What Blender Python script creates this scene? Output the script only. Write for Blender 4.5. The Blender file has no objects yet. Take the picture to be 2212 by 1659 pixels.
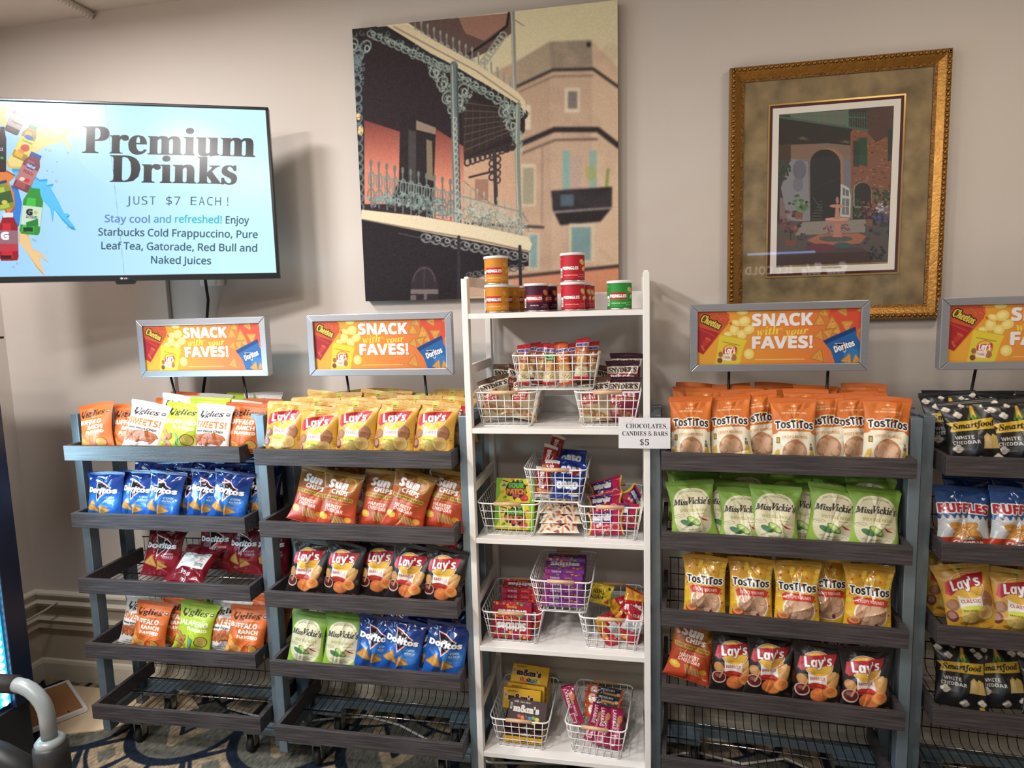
import bpy, bmesh, math, random, os
import numpy as np
from mathutils import Vector, Matrix, Euler

# ------------------------------------------------------------------ camera, world, lights, exposure
SC = bpy.context.scene
COL = SC.collection
rad = math.radians
cam_data = bpy.data.cameras.new('camera')
cam_data.sensor_fit = 'HORIZONTAL'; cam_data.sensor_width = 36.0
cam_data.lens = 36.0 * 1400.0 / 2212.0
cam_data.clip_start = 0.02
cam = bpy.data.objects.new('camera', cam_data); COL.objects.link(cam)
_r = Vector((0.98258291, 0.18379011, -0.0274231)); _u = Vector((0.00545469, 0.11898463, 0.99288111)); _f = Vector((-0.18574466, 0.97573759, -0.11590974))
cam.matrix_world = Matrix(((_r.x, _u.x, -_f.x, 0.0), (_r.y, _u.y, -_f.y, -2.2569), (_r.z, _u.z, -_f.z, 1.5561), (0, 0, 0, 1)))
SC.camera = cam
SC.view_settings.view_transform = 'Standard'; SC.view_settings.look = 'None'
SC.view_settings.gamma = 1.0; SC.view_settings.exposure = 0.0
SC.view_settings.use_curve_mapping = False
SC.cycles.max_bounces = 6; SC.cycles.diffuse_bounces = 3; SC.cycles.glossy_bounces = 3
SC.cycles.transmission_bounces = 4; SC.cycles.transparent_max_bounces = 6
SC.cycles.caustics_reflective = False; SC.cycles.caustics_refractive = False
world = bpy.data.worlds.new('room_ambient'); SC.world = world; world.use_nodes = True
world.node_tree.nodes['Background'].inputs[0].default_value = (1.0, 0.975, 0.955, 1)
world.node_tree.nodes['Background'].inputs[1].default_value = 0.32

def lamp(name, loc, size, power, color, rot=(0, 0, 0), shape='DISK', size_y=None):
    d = bpy.data.lights.new(name, 'AREA'); d.shape = shape; d.size = size
    if size_y: d.size_y = size_y
    d.energy = power; d.color = color
    o = bpy.data.objects.new(name, d); COL.objects.link(o); o.location = loc; o.rotation_euler = rot
    return o
lamp('downlight_or_fill_lamp', (-1.78, -2.05, 2.66), 0.34, 62, (1.0, 0.965, 0.935))
lamp('downlight_or_fill_lamp', (-1.03, -2.62, 2.66), 0.34, 35, (1.0, 0.965, 0.93))
lamp('downlight_or_fill_lamp', (1.1, -1.0, 2.66), 0.34, 9, (1.0, 0.89, 0.76))
lamp('downlight_or_fill_lamp', (-1.75, -0.95, 2.66), 0.34, 26, (1.0, 0.965, 0.93))  # added fill lamp, brightens the upper left wall above the television
lamp('downlight_or_fill_lamp', (-0.5, -3.3, 2.66), 0.34, 20, (1.0, 0.96, 0.92))  # fill lamp added behind the camera to soften shadows from the front
lamp('cooler_shelf_light', (-1.95, -1.05, 1.1), 0.12, 13, (0.45, 0.80, 1.0), (0, rad(-90), 0), 'RECTANGLE', 1.2)

# ------------------------------------------------------------------ small vector artist: prints are drawn into mesh colours
FONT = None
try:
    FONT = bpy.data.fonts.load(os.path.join(bpy.utils.system_resource('DATAFILES', path='fonts'), 'NotoSansMath-Regular.woff2'))
except Exception:
    FONT = None
_AL = {'b': (0x1D5D4, 0x1D5EE, 0x1D7EC), 's': (0x1D400, 0x1D41A, 0x1D7CE), 'c': (0x1D4D0, 0x1D4EA, None),
       'i': (0x1D468, 0x1D482, None), 'bi': (0x1D63C, 0x1D656, 0x1D7EC), 'm': (0x1D670, 0x1D68A, 0x1D7F6)}
def _enc(s, st):
    if st not in _AL or FONT is None: return s
    A, a, n = _AL[st]; o = ''
    for ch in s:
        if 'A' <= ch <= 'Z': o += chr(A + ord(ch) - 65)
        elif 'a' <= ch <= 'z': o += chr(a + ord(ch) - 97)
        elif '0' <= ch <= '9' and n: o += chr(n + ord(ch) - 48)
        else: o += ch
    return o
_GL = {}
def glyphs(s, st):
    k = (s, st)
    if k not in _GL:
        c = bpy.data.curves.new('g', 'FONT'); c.body = _enc(s, st); c.size = 1.0; c.resolution_u = 3
        if FONT: c.font = FONT
        o = bpy.data.objects.new('g', c); me = o.to_mesh()
        V = np.array([v.co[:2] for v in me.vertices]).reshape(-1, 2); me.calc_loop_triangles()
        T = np.array([t.vertices[:] for t in me.loop_triangles], int).reshape(-1, 3)
        o.to_mesh_clear(); bpy.data.objects.remove(o); bpy.data.curves.remove(c)
        _GL[k] = V[T] if len(T) else np.zeros((0, 3, 2))
    return _GL[k]
_CAP = {}
def _cap(f):
    if f not in _CAP: g = glyphs('H', f); _CAP[f] = float(g[..., 1].max()) if len(g) else .7
    return _CAP[f]
def homography(src, dst):
    A = []; b = []
    for (x, y), (X, Y) in zip(src, dst):
        A += [[x, y, 1, 0, 0, 0, -X * x, -X * y], [0, 0, 0, x, y, 1, -Y * x, -Y * y]]; b += [X, Y]
    return np.append(np.linalg.solve(np.array(A, float), np.array(b, float)), 1).reshape(3, 3)
def vgrad(c0, c1, y0, y1):
    c0 = np.array(c0, float); c1 = np.array(c1, float)
    return lambda X, Y: c0 + (c1 - c0) * np.clip((Y - y0) / (y1 - y0), 0, 1)[..., None]
def hgrad(c0, c1, x0, x1):
    c0 = np.array(c0, float); c1 = np.array(c1, float)
    return lambda X, Y: c0 + (c1 - c0) * np.clip((X - x0) / (x1 - x0), 0, 1)[..., None]
class Art:
    """a drawing W x H units (y down), res cells across; colours are 0-255 sRGB"""
    mute = .10; dim = .95
    def __init__(s, W, H, res, bg=(255, 255, 255), quad=None, ss=2):
        s.W, s.H, s.ss = W, H, ss
        s.nx = res; s.ny = max(2, int(round(res * H / W))); s.k = res * ss / W
        s.a = np.zeros((s.ny * ss, s.nx * ss, 3)); s.M = None
        if quad is not None: s.M = homography(quad, [(0, 0), (W, 0), (W, H), (0, H)])
        s.rs = np.random.RandomState(7)
        s.bg(bg)
    def bg(s, col):
        yy, xx = np.mgrid[0:s.a.shape[0], 0:s.a.shape[1]]
        s._put(0, 0, np.ones(s.a.shape[:2], bool), col, 1.0)
    def T(s, P):
        P = np.asarray(P, float).reshape(-1, 2)
        if s.M is not None:
            q = np.c_[P, np.ones(len(P))] @ s.M.T; P = q[:, :2] / q[:, 2:]
        return P * s.k
    def _box(s, P, pad=1):
        h, w = s.a.shape[:2]
        x0 = int(max(0, np.floor(P[:, 0].min()) - pad)); x1 = int(min(w, np.ceil(P[:, 0].max()) + pad + 1))
        y0 = int(max(0, np.floor(P[:, 1].min()) - pad)); y1 = int(min(h, np.ceil(P[:, 1].max()) + pad + 1))
        return x0, y0, x1, y1
    def _put(s, x0, y0, m, col, al):
        h, w = m.shape
        if callable(col):
            yy, xx = np.mgrid[y0:y0 + h, x0:x0 + w]; X = (xx + .5) / s.k; Y = (yy + .5) / s.k
            if s.M is not None:
                Mi = np.linalg.inv(s.M); d = Mi[2, 0] * X + Mi[2, 1] * Y + Mi[2, 2]
                X, Y = (Mi[0, 0] * X + Mi[0, 1] * Y + Mi[0, 2]) / d, (Mi[1, 0] * X + Mi[1, 1] * Y + Mi[1, 2]) / d
            c = col(X, Y)[m]
        else: c = np.array(col, float)
        v = s.a[y0:y0 + h, x0:x0 + w]; v[m] = v[m] * (1 - al) + c * al
    def poly(s, pts, col, al=1.0):
        P = s.T(pts); x0, y0, x1, y1 = s._box(P)
        if x1 <= x0 or y1 <= y0: return s
        xs = np.arange(x0, x1) + .5; ys = np.arange(y0, y1) + .5
        m = np.zeros((len(ys), len(xs)), bool)
        for (ax, ay), (bx, by) in zip(P, np.roll(P, -1, 0)):
            if ay == by: continue
            r = (ys >= min(ay, by)) & (ys < max(ay, by))
            if r.any(): m[r] ^= xs[None, :] > (ax + (ys[r] - ay) * (bx - ax) / (by - ay))[:, None]
        s._put(x0, y0, m, col, al); return s
    def rect(s, x0, y0, x1, y1, col, al=1.0): return s.poly([(x0, y0), (x1, y0), (x1, y1), (x0, y1)], col, al)
    def ell(s, cx, cy, rx, ry, col, rot=0, al=1.0, n=36, wob=0, a0=0, a1=360):
        t = np.radians(np.linspace(a0, a1, n, endpoint=(a1 - a0 != 360)))
        q = 1 + (wob * np.sin(t * 3 + cx) + wob * .6 * np.sin(t * 5 + cy) if wob else 0)
        x = rx * np.cos(t) * q; y = ry * np.sin(t) * q; c, d = math.cos(rad(rot)), math.sin(rad(rot))
        return s.poly(np.c_[cx + x * c - y * d, cy + x * d + y * c], col, al)
    def ring(s, cx, cy, rx, ry, w, col, rot=0, a0=0, a1=360):
        t = np.radians(np.linspace(a0, a1, 40)); c, d = math.cos(rad(rot)), math.sin(rad(rot))
        x = rx * np.cos(t); y = ry * np.sin(t)
        return s.line(np.c_[cx + x * c - y * d, cy + x * d + y * c], w, col)
    def line(s, pts, w, col, al=1.0):
        pts = np.asarray(pts, float); P = s.T(pts)
        ws = np.broadcast_to(np.asarray(w, float), (len(P),)).copy()
        sc = s.k
        if s.M is not None:
            q = s.T(pts + [1, 0]); sc = np.hypot(*(q - P).T).mean()
        ws *= sc / 2; x0, y0, x1, y1 = s._box(P, int(ws.max()) + 2)
        if x1 <= x0 or y1 <= y0: return s
        yy, xx = np.mgrid[y0:y1, x0:x1]; xx = xx + .5; yy = yy + .5
        m = np.zeros(xx.shape, bool)
        for i in range(len(P) - 1):
            a, b = P[i], P[i + 1]; d = b - a; L = d @ d + 1e-9
            t = np.clip(((xx - a[0]) * d[0] + (yy - a[1]) * d[1]) / L, 0, 1)
            m |= np.hypot(xx - a[0] - t * d[0], yy - a[1] - t * d[1]) < ws[i] + (ws[i + 1] - ws[i]) * t
        s._put(x0, y0, m, col, al); return s
    def text(s, st, x, y, h, col, w=None, f='b', rot=0, al='c', out=None, ow=0, fat=0, arc=0, shear=0, fx=0):
        """string centred on (x, y), cap height h, squeezed to width w; out/ow = outline"""
        G = glyphs(st, f)
        if not len(G): return s
        G = G * (h / _cap(f)); lo = G[..., 0].min(); wd = G[..., 0].max() - lo
        G = G - [lo, 0]
        if w: G = G * [w / wd, 1]; wd = w
        X = G[..., 0] - {'c': wd / 2, 'l': 0, 'r': wd}[al]; Y = -(G[..., 1] - h * .5)
        X = X - shear * Y
        if arc: Y = Y + arc * ((X / (wd / 2)) ** 2)
        c, d = math.cos(rad(rot)), math.sin(rad(rot))
        P = s.T(np.stack([x + X * c - Y * d, y + X * d + Y * c], -1).reshape(-1, 2)).reshape(-1, 3, 2)
        sc = s.k
        if s.M is not None: q = s.T([[x, y], [x + 1, y]]); sc = np.hypot(*(q[1] - q[0]))
        padw = int(max(ow, fat, fx) * sc) + 2
        x0, y0, x1, y1 = s._box(P.reshape(-1, 2), padw)
        if x1 <= x0 or y1 <= y0: return s
        m = np.zeros((y1 - y0, x1 - x0), bool)
        for t in P:
            tx0 = max(int(t[:, 0].min()), x0); tx1 = min(int(t[:, 0].max()) + 2, x1); ty0 = max(int(t[:, 1].min()), y0); ty1 = min(int(t[:, 1].max()) + 2, y1)
            if tx1 <= tx0 or ty1 <= ty0: continue
            xs = np.arange(tx0, tx1)[None] + .5; ys = np.arange(ty0, ty1)[:, None] + .5
            e = [(t[j][0] - t[i][0]) * (ys - t[i][1]) - (t[j][1] - t[i][1]) * (xs - t[i][0]) for i, j in ((0, 1), (1, 2), (2, 0))]
            m[ty0 - y0:ty1 - y0, tx0 - x0:tx1 - x0] |= ((e[0] >= 0) & (e[1] >= 0) & (e[2] >= 0)) | ((e[0] <= 0) & (e[1] <= 0) & (e[2] <= 0))
        def dil(m, rx, ry):
            rx = int(round(rx)); ry = int(round(ry)); o = m.copy()
            for dy in range(-ry, ry + 1):
                for dx in range(-rx, rx + 1):
                    if (dx / (rx + .3)) ** 2 + (dy / (ry + .3)) ** 2 > 1: continue
                    ya, yb = max(0, dy), m.shape[0] + min(0, dy); xa, xb = max(0, dx), m.shape[1] + min(0, dx)
                    o[ya:yb, xa:xb] |= m[ya - dy:yb - dy, xa - dx:xb - dx]
            return o
        if fat: m = dil(m, fat * sc, fat * sc)
        if fx: m = dil(m, fx * sc, 0)
        if out is not None: s._put(x0, y0, dil(m, ow * sc, ow * sc), out, 1)
        s._put(x0, y0, m, col, 1); return s
    def speck(s, amp, n=6):
        """fine print grain"""
        g = s.rs.rand(s.a.shape[0] // n + 1, s.a.shape[1] // n + 1)
        g = np.kron(g, np.ones((n, n)))[:s.a.shape[0], :s.a.shape[1]]
        s.a = np.clip(s.a + (g[..., None] - .5) * amp, 0, 255); return s
    def blur(s, r, box=None):
        """soft focus of a printed picture inside a unit box"""
        h, w = s.a.shape[:2]; x0, y0, x1, y1 = box or (0, 0, s.W, s.H)
        x0, x1, y0, y1 = [int(v * s.k) for v in (x0, x1, y0, y1)]
        v = s.a[y0:y1, x0:x1]
        for _ in range(2):
            for ax in (0, 1):
                n = v.shape[ax]; p = np.concatenate([np.repeat(np.take(v, [0], ax), r, ax), v, np.repeat(np.take(v, [-1], ax), r, ax)], ax)
                c = np.cumsum(p, ax); c = np.concatenate([np.zeros_like(np.take(c, [0], ax)), c], ax)
                v = (np.take(c, range(2 * r + 1, 2 * r + 1 + n), ax) - np.take(c, range(0, n), ax)) / (2 * r + 1)
        s.a[y0:y1, x0:x1] = v; return s
    def cells(s):
        v = s.a.reshape(s.ny, s.ss, s.nx, s.ss, 3).mean((1, 3)) / 255
        v = (v + (v.mean(-1, keepdims=True) - v) * s.mute) * s.dim          # ink is never fully saturated
        return np.where(v <= .04045, v / 12.92, ((v + .055) / 1.055) ** 2.4)
def shade(c, k): return tuple(min(255, max(0, v * k)) for v in c)
# ------------------------------------------------------------------ prints of the snack packs
RES = 104
def crisp(A, x, y, rx, ry, rot=0, c=(226, 190, 110)):
    A.ell(x, y, rx, ry, shade(c, .72), rot, wob=.03); A.ell(x - rx * .05, y - ry * .06, rx * .95, ry * .93, c, rot, wob=.03)
    A.ell(x + rx * .2, y + ry * .1, rx * .5, ry * .6, shade(c, .93), rot + 20, .8); A.ell(x - rx * .3, y - ry * .35, rx * .35, ry * .25, shade(c, 1.1), rot + 30, .7)
def corn_tri(A, x, y, s, rot=0, c=(214, 150, 70)):
    P = [(x + s * math.cos(rad(rot + a)), y + s * math.sin(rad(rot + a))) for a in (-90, 30, 150)]
    A.line(P + P[:2], s * .3, shade(c, .8)); A.poly(P, c)
    for i in range(7):
        t = rad(A.rs.rand() * 360); q = A.rs.rand() * s * .45; A.ell(x + q * math.cos(t), y + q * math.sin(t), s * .1, s * .06, shade(c, A.rs.choice([.75, 1.18])), 30)
def art_lays(bbq=False):
    bg = (30, 24, 24) if bbq else vgrad((212, 160, 58), (230, 168, 44), 20, 150)
    A = Art(100, 160, RES, bg)
    if not bbq:
        A.rect(0, 0, 100, 11, (208, 162, 72)); A.rect(38, 0, 52, 16, (200, 196, 84)); A.text('208', 45, 13, 3, (70, 80, 30))
        for x in (16, 30, 66, 82): A.rect(x - 5, 13 + (x % 3), x + 6, 14 + (x % 3), (120, 90, 30))
        for x in (6, 24, 62, 80): A.line([(x, 1), (x + 1, 10)], .6, (150, 110, 40))
    pot = (176, 120, 84) if not bbq else (206, 140, 70)
    A.ell(70, 88, 21, 24, shade(pot, .8), 15); A.ell(69, 86, 19, 22, pot, 15); A.ell(63, 80, 9, 12, shade(pot, 1.2), 15, .7)
    A.ell(14, 92, 11, 13, shade(pot, .85)); A.ell(12, 90, 8, 10, pot)
    if bbq:
        A.ell(84, 84, 7, 17, (196, 140, 70), 20); A.ell(78, 78, 5, 14, (224, 176, 100), 25)
    A.ell(48, 52, 31, 31, (250, 240, 220)); A.ell(48, 52, 29.6, 29.6, (186, 40, 40)); A.ell(48, 52, 28.6, 28.6, (244, 190, 60))
    for i in range(28):
        a = rad(i * 360 / 28); A.line([(48 + 12 * math.cos(a), 52 + 12 * math.sin(a)), (48 + 27 * math.cos(a), 52 + 27 * math.sin(a))], .9, (252, 220, 120))
    A.rect(26, 72, 66, 112, (238, 232, 224))
    A.ell(48, 52, 28.6, 28.6, (244, 190, 60), a0=20, a1=160)
    A.poly([(6, 66), (12, 40), (30, 34), (56, 28), (86, 24), (80, 50), (58, 56), (30, 60), (14, 72)], (196, 26, 44))
    A.poly([(6, 66), (12, 40), (16, 39), (13, 60), (14, 72)], (222, 70, 84))
    A.text("Lay's", 47, 46, 22, (255, 255, 255), w=58, f='bi', rot=-9, fat=.7, out=(150, 16, 34), ow=1.2)
    A.text('BARBECUE' if bbq else 'CLASSIC', 46, 86, 7.2, (186, 44, 56), w=33, f='b')
    A.poly([(26, 100), (36, 96), (56, 96), (66, 100), (66, 112), (26, 112)], (206, 50, 40) if bbq else (214, 216, 60))
    A.text('REAL POTATOES', 46, 107, 3.4, (90, 30, 20) if bbq else (70, 90, 20), w=34)
    if bbq:
        A.ell(16, 118, 15, 17, (226, 170, 150)); A.ell(16, 117, 13, 14, (92, 34, 36)); A.ell(13, 113, 6, 5, (150, 80, 76)); A.line([(24, 92), (17, 118)], 4, (200, 150, 100))
        crisp(A, 52, 126, 20, 17, -20, (222, 118, 56)); crisp(A, 74, 116, 17, 14, -35, (236, 150, 70)); A.ell(74, 111, 10, 7, (206, 90, 40), -30, .6)
        A.text('15g', 88, 140, 4, (190, 60, 50))
    else:
        A.ell(10, 118, 9, 14, (120, 62, 54), -8); A.ell(9, 116, 6, 9, (176, 120, 104), -8)
        A.ell(44, 136, 24, 6, (160, 110, 30)); crisp(A, 42, 123, 19, 15, 8, (222, 190, 100)); crisp(A, 70, 116, 16, 19, 25, (226, 186, 108))
        A.ell(66, 118, 5, 12, (206, 160, 80), 25, .6)
    for y in (98, 102, 106, 110): A.rect(90, y, 97, y + 1.2, (110, 84, 40) if not bbq else (120, 110, 100))
    return A
def art_doritos(kind):
    blue = kind == 'blue'
    A = Art(100, 160, RES, vgrad((14, 40, 110), (24, 84, 176), 20, 90) if blue else vgrad((92, 8, 16), (140, 20, 34), 20, 90))
    A.ell(60, 90, 44, 38, (30, 110, 206) if blue else (158, 26, 40), 0, .55); A.ell(70, 96, 24, 18, (60, 150, 226) if blue else (180, 40, 50), 0, .4)
    A.poly([(28, 26), (76, 52), (42, 96)], (235, 230, 232)); A.poly([(30, 30), (73, 52.5), (43, 91)], (220, 70, 70) if blue else (180, 40, 40)); A.poly([(31, 33), (71, 53), (43, 87)], (20, 18, 24))
    A.text('Doritos', 48, 61, 15, (250, 250, 252), w=80, f='b', rot=3 if blue else -3, fat=.9, out=(16, 24, 60) if blue else (50, 6, 10), ow=1.3)
    a, b = ('COOL', 'RANCH') if blue else ('NACHO', 'CHEESE')
    A.text(a, 74, 84, 6, (220, 228, 240), w=20, f='bi'); A.text(b, 73, 93, 6, (220, 228, 240), w=26, f='bi'); A.rect(62, 98, 84, 99, (160, 180, 210))
    corn_tri(A, 26, 112, 20, 12); corn_tri(A, 56, 122, 16, -24); A.ell(62, 110, 9, 3, (240, 210, 120), 30, .3)
    return A
def art_nacho_back():
    A = Art(100, 160, RES, (122, 14, 28)); A.rect(12, 48, 88, 112, (222, 220, 216))
    A.rect(15, 52, 40, 106, (250, 250, 246)); A.text('Nutrition', 27, 57, 4, (20, 20, 20), w=22)
    for i in range(9): A.rect(17, 63 + i * 4.6, 38, 64 + i * 4.6, (60, 60, 60))
    for i in range(9): A.rect(44, 54 + i * 5, 84 - (i * 7) % 13, 55.4 + i * 5, (120, 116, 116))
    for i in range(14): A.rect(62 + i * 1.6, 92, 62.7 + i * 1.6 + (i % 3) * .3, 106, (20, 20, 20))
    A.text('15g', 50, 130, 10, (230, 220, 220)); A.rect(0, 20, 100, 44, (140, 22, 36))
    return A
def art_sun():
    A = Art(100, 160, RES, vgrad((150, 92, 30), (206, 66, 32), 26, 120)); A.rect(0, 0, 100, 22, (140, 96, 30)); A.ell(66, 34, 26, 24, (190, 130, 40), 0, .5)
    A.ring(66, 36, 22, 20, 3, (206, 154, 56), 0, -120, 60)
    A.text('Sun', 42, 36, 21, (244, 240, 234), w=48, f='bi', rot=4, fat=1.4, out=(150, 40, 30), ow=1.4, shear=-.1)
    A.text('CHIPS', 52, 57, 12, (246, 240, 234), w=46, f='b', rot=5, fat=.3)
    A.poly([(6, 66), (90, 71), (90, 81), (6, 76)], (206, 170, 60)); A.text('100% WHOLE GRAIN', 48, 73.6, 6.2, (70, 44, 20), w=80, f='b', rot=3.4)
    for i in range(3): A.rect(16 + i * 24, 84 + i, 34 + i * 24, 85 + i, (230, 170, 150))
    A.text('HARVEST', 44, 96, 9.2, (250, 240, 232), w=46, f='b', rot=4, shear=.1); A.text('CHEDDAR', 46, 107, 9.2, (250, 240, 232), w=52, f='b', rot=4, shear=.1)
    A.ell(16, 124, 13, 9, (236, 186, 50), 20); A.ell(14, 122, 8, 5, (250, 214, 90), 20); A.ell(82, 128, 9, 7, (228, 160, 50)); A.ell(78, 140, 10, 5, (244, 120, 70), 0, .6)
    for i in range(4):
        x = 36 + i * 8; A.poly([(x, 118 + i), (x + 9, 116 + i * 2), (x + 16, 138), (x + 7, 142)], (206, 146, 84)); A.line([(x + 4, 119), (x + 11, 139)], 1.4, (150, 90, 44))
    A.rect(84, 142, 93, 150, (190, 60, 36)); A.text('150', 88, 146, 4, (250, 220, 200))
    return A
def tost_word(A, y, arc):
    A.text('TosTiTos', 50, y, 17, (34, 28, 30), w=86, f='b', fat=.6, out=(250, 248, 240), ow=2.2, arc=arc)
    A.poly([(55, y - 12), (65, y - 12), (60, y - 6)], (240, 190, 50)); A.ell(60, y - 4.5, 2.8, 2.4, (214, 40, 44))
def art_tost_orange():
    A = Art(100, 160, RES, (224, 112, 26)); A.rect(0, 0, 100, 14, (214, 100, 22))
    A.poly([(0, 86), (0, 160), (100, 160), (100, 86), (92, 84), (86, 78), (14, 78), (8, 84)], (238, 232, 206)); A.line([(0, 86), (8, 84), (14, 78), (86, 78), (92, 84), (100, 86)], 1, (224, 130, 40))
    A.text('MADE WITH', 50, 30, 3, (250, 220, 180), w=24); A.text('THE TRADITIONAL WAY', 50, 36, 4, (250, 224, 190), w=58, arc=1.5)
    for i in range(5): A.line([(50, 23), (50 + 5 * math.cos(rad(-150 + i * 30)), 23 + 5 * math.sin(rad(-150 + i * 30)))], 1, (250, 220, 170))
    tost_word(A, 62, 3)
    A.text('CRISPY ROUNDS', 50, 90, 6, (220, 130, 50), w=60, f='b', arc=2); A.text('ORIGINAL', 50, 97, 3, (220, 150, 70), w=20)
    A.ell(50, 124, 28.5, 27, (222, 112, 34)); A.ell(50, 124, 27, 25.6, (196, 140, 104)); 
    for x, y, r in ((40, 116, 15), (60, 118, 14), (48, 134, 15), (64, 136, 11), (32, 130, 10)): A.ell(x, y, r, r * .85, (176, 116, 84), 20); A.ell(x, y - 1, r * .93, r * .78, (226, 178, 140), 20)
    A.rect(8, 92, 16, 106, (120, 84, 30)); A.rect(10, 94, 14, 104, (210, 170, 60))
    for x, y in ((10, 132), (88, 132)): A.poly([(x - 7, y + 10), (x - 3, y - 10), (x + 5, y - 14), (x + 7, y + 8)], (232, 180, 60)); A.ell(x, y + 6, 5, 4, (244, 206, 100))
    A.text('R', 88, 108, 6, (60, 50, 40)); A.rect(84, 112, 92, 120, (120, 110, 96)); A.ell(50, 158, 30, 8, (206, 60, 40)); A.ell(24, 152, 6, 4, (240, 190, 60)); A.ell(78, 152, 6, 4, (220, 90, 60))
    for i in range(8): A.ell(12 + (i * 37) % 78, 106 + (i * 11) % 12 if i % 2 else 150, 1.3, 1.3, (224, 140, 50))
    return A
def art_tost_yellow():
    A = Art(100, 160, RES, vgrad((196, 140, 30), (234, 176, 34), 16, 100))
    for i in range(40):
        x, y = A.rs.rand() * 100, 20 + A.rs.rand() * 120; A.ell(x, y, 5, 6, (240, 206, 50), A.rs.rand() * 90, .6)
    for x, y in ((14, 36), (32, 28), (54, 30), (72, 38), (92, 112), (94, 60), (8, 70), (90, 90), (60, 22)): A.ell(x, y, 2.6, 2.6, (206, 60, 36))
    tost_word(A, 60, 0)
    A.ell(54, 112, 36, 36, (248, 240, 226)); A.ell(54, 112, 33.5, 33.5, (200, 150, 116))
    for x, y, r in ((42, 100, 14), (62, 98, 15), (54, 116, 16), (70, 118, 13), (40, 120, 12), (58, 134, 12), (76, 104, 9)): A.ell(x, y, r, r * .82, (170, 116, 86), 15 + x); A.ell(x, y - 1, r * .92, r * .76, (222, 176, 142), 15 + x)
    A.ell(66, 138, 4, 6, (120, 50, 60))
    A.poly([(14, 80), (22, 74), (80, 74), (92, 80), (84, 94), (74, 90), (30, 90), (18, 94)], (206, 50, 40)); A.text('CRISPY ROUNDS', 52, 82, 6.6, (252, 226, 206), w=56, f='b', arc=1)
    A.ell(20, 132, 14, 12, (214, 64, 40)); A.ell(20, 128, 12, 9, (230, 160, 90)); A.ell(20, 128, 7, 5, (206, 110, 70))
    return A
def art_vickie():
    A = Art(100, 160, RES, vgrad((110, 152, 44), (150, 192, 62), 10, 120))
    P = [(50 + 44 * math.copysign(abs(math.cos(t)) ** .75, math.cos(t)), 84 + 62 * math.copysign(abs(math.sin(t)) ** .8, math.sin(t))) for t in np.linspace(0, 2 * math.pi, 60)]
    A.poly(P, (222, 214, 176)); A.ring(50, 80, 40, 55, .8, (150, 146, 110), 0, 200, 340)
    A.text('KETTLE COOKED POTATO CHIPS', 50, 30, 3.4, (120, 116, 84), w=52, arc=5)
    A.text('Miss', 25, 58, 14, (40, 34, 30), w=34, f='i', rot=2, fat=.35); A.text("Vickie's", 68, 56, 17, (40, 34, 30), w=50, f='i', rot=2, fat=.35)
    A.line([(6, 68), (12, 64), (16, 54)], 1.2, (40, 34, 30)); A.line([(88, 68), (94, 66), (96, 60)], 1.2, (40, 34, 30))
    A.text('SPICY DILL PICKLE', 52, 80, 7.4, (150, 148, 44), w=62, f='b'); A.text('FLAVOURED', 68, 89, 3.2, (130, 126, 80), w=20)
    A.ring(18, 94, 12, 4.5, .7, (110, 106, 84), -8); A.line([(12, 95), (15, 93), (18, 95), (24, 92.5)], .8, (110, 106, 84))
    for i in range(9): A.line([(44, 118), (28 + i * 3.4, 104 + (i * 5) % 8 + i)], 2.2, (56, 110, 66))
    A.ell(34, 112, 15, 7, (70, 124, 80), 25)
    A.ell(50, 108, 18, 9, (96, 142, 56), 38); A.ell(51, 107, 15, 6.4, (178, 204, 110), 38); A.ell(52, 108, 9, 3.4, (206, 222, 150), 38)
    A.line([(66, 98), (74, 105), (84, 108)], [2, 5, 1], (184, 40, 36)); A.line([(64, 96), (67, 99)], 1.6, (80, 130, 50))
    for y in (100, 104, 108): A.rect(88, y, 93, y + 1, (120, 116, 90))
    A.text('MADE WITH', 50, 130, 3.4, (90, 90, 60), w=24); A.text('LOVE & CARE', 50, 136, 4, (90, 90, 60), w=34)
    A.line([(22, 130), (27, 127), (32, 131)], .8, (90, 90, 60)); A.line([(68, 131), (73, 127), (78, 130)], .8, (90, 90, 60))
    return A
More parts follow.
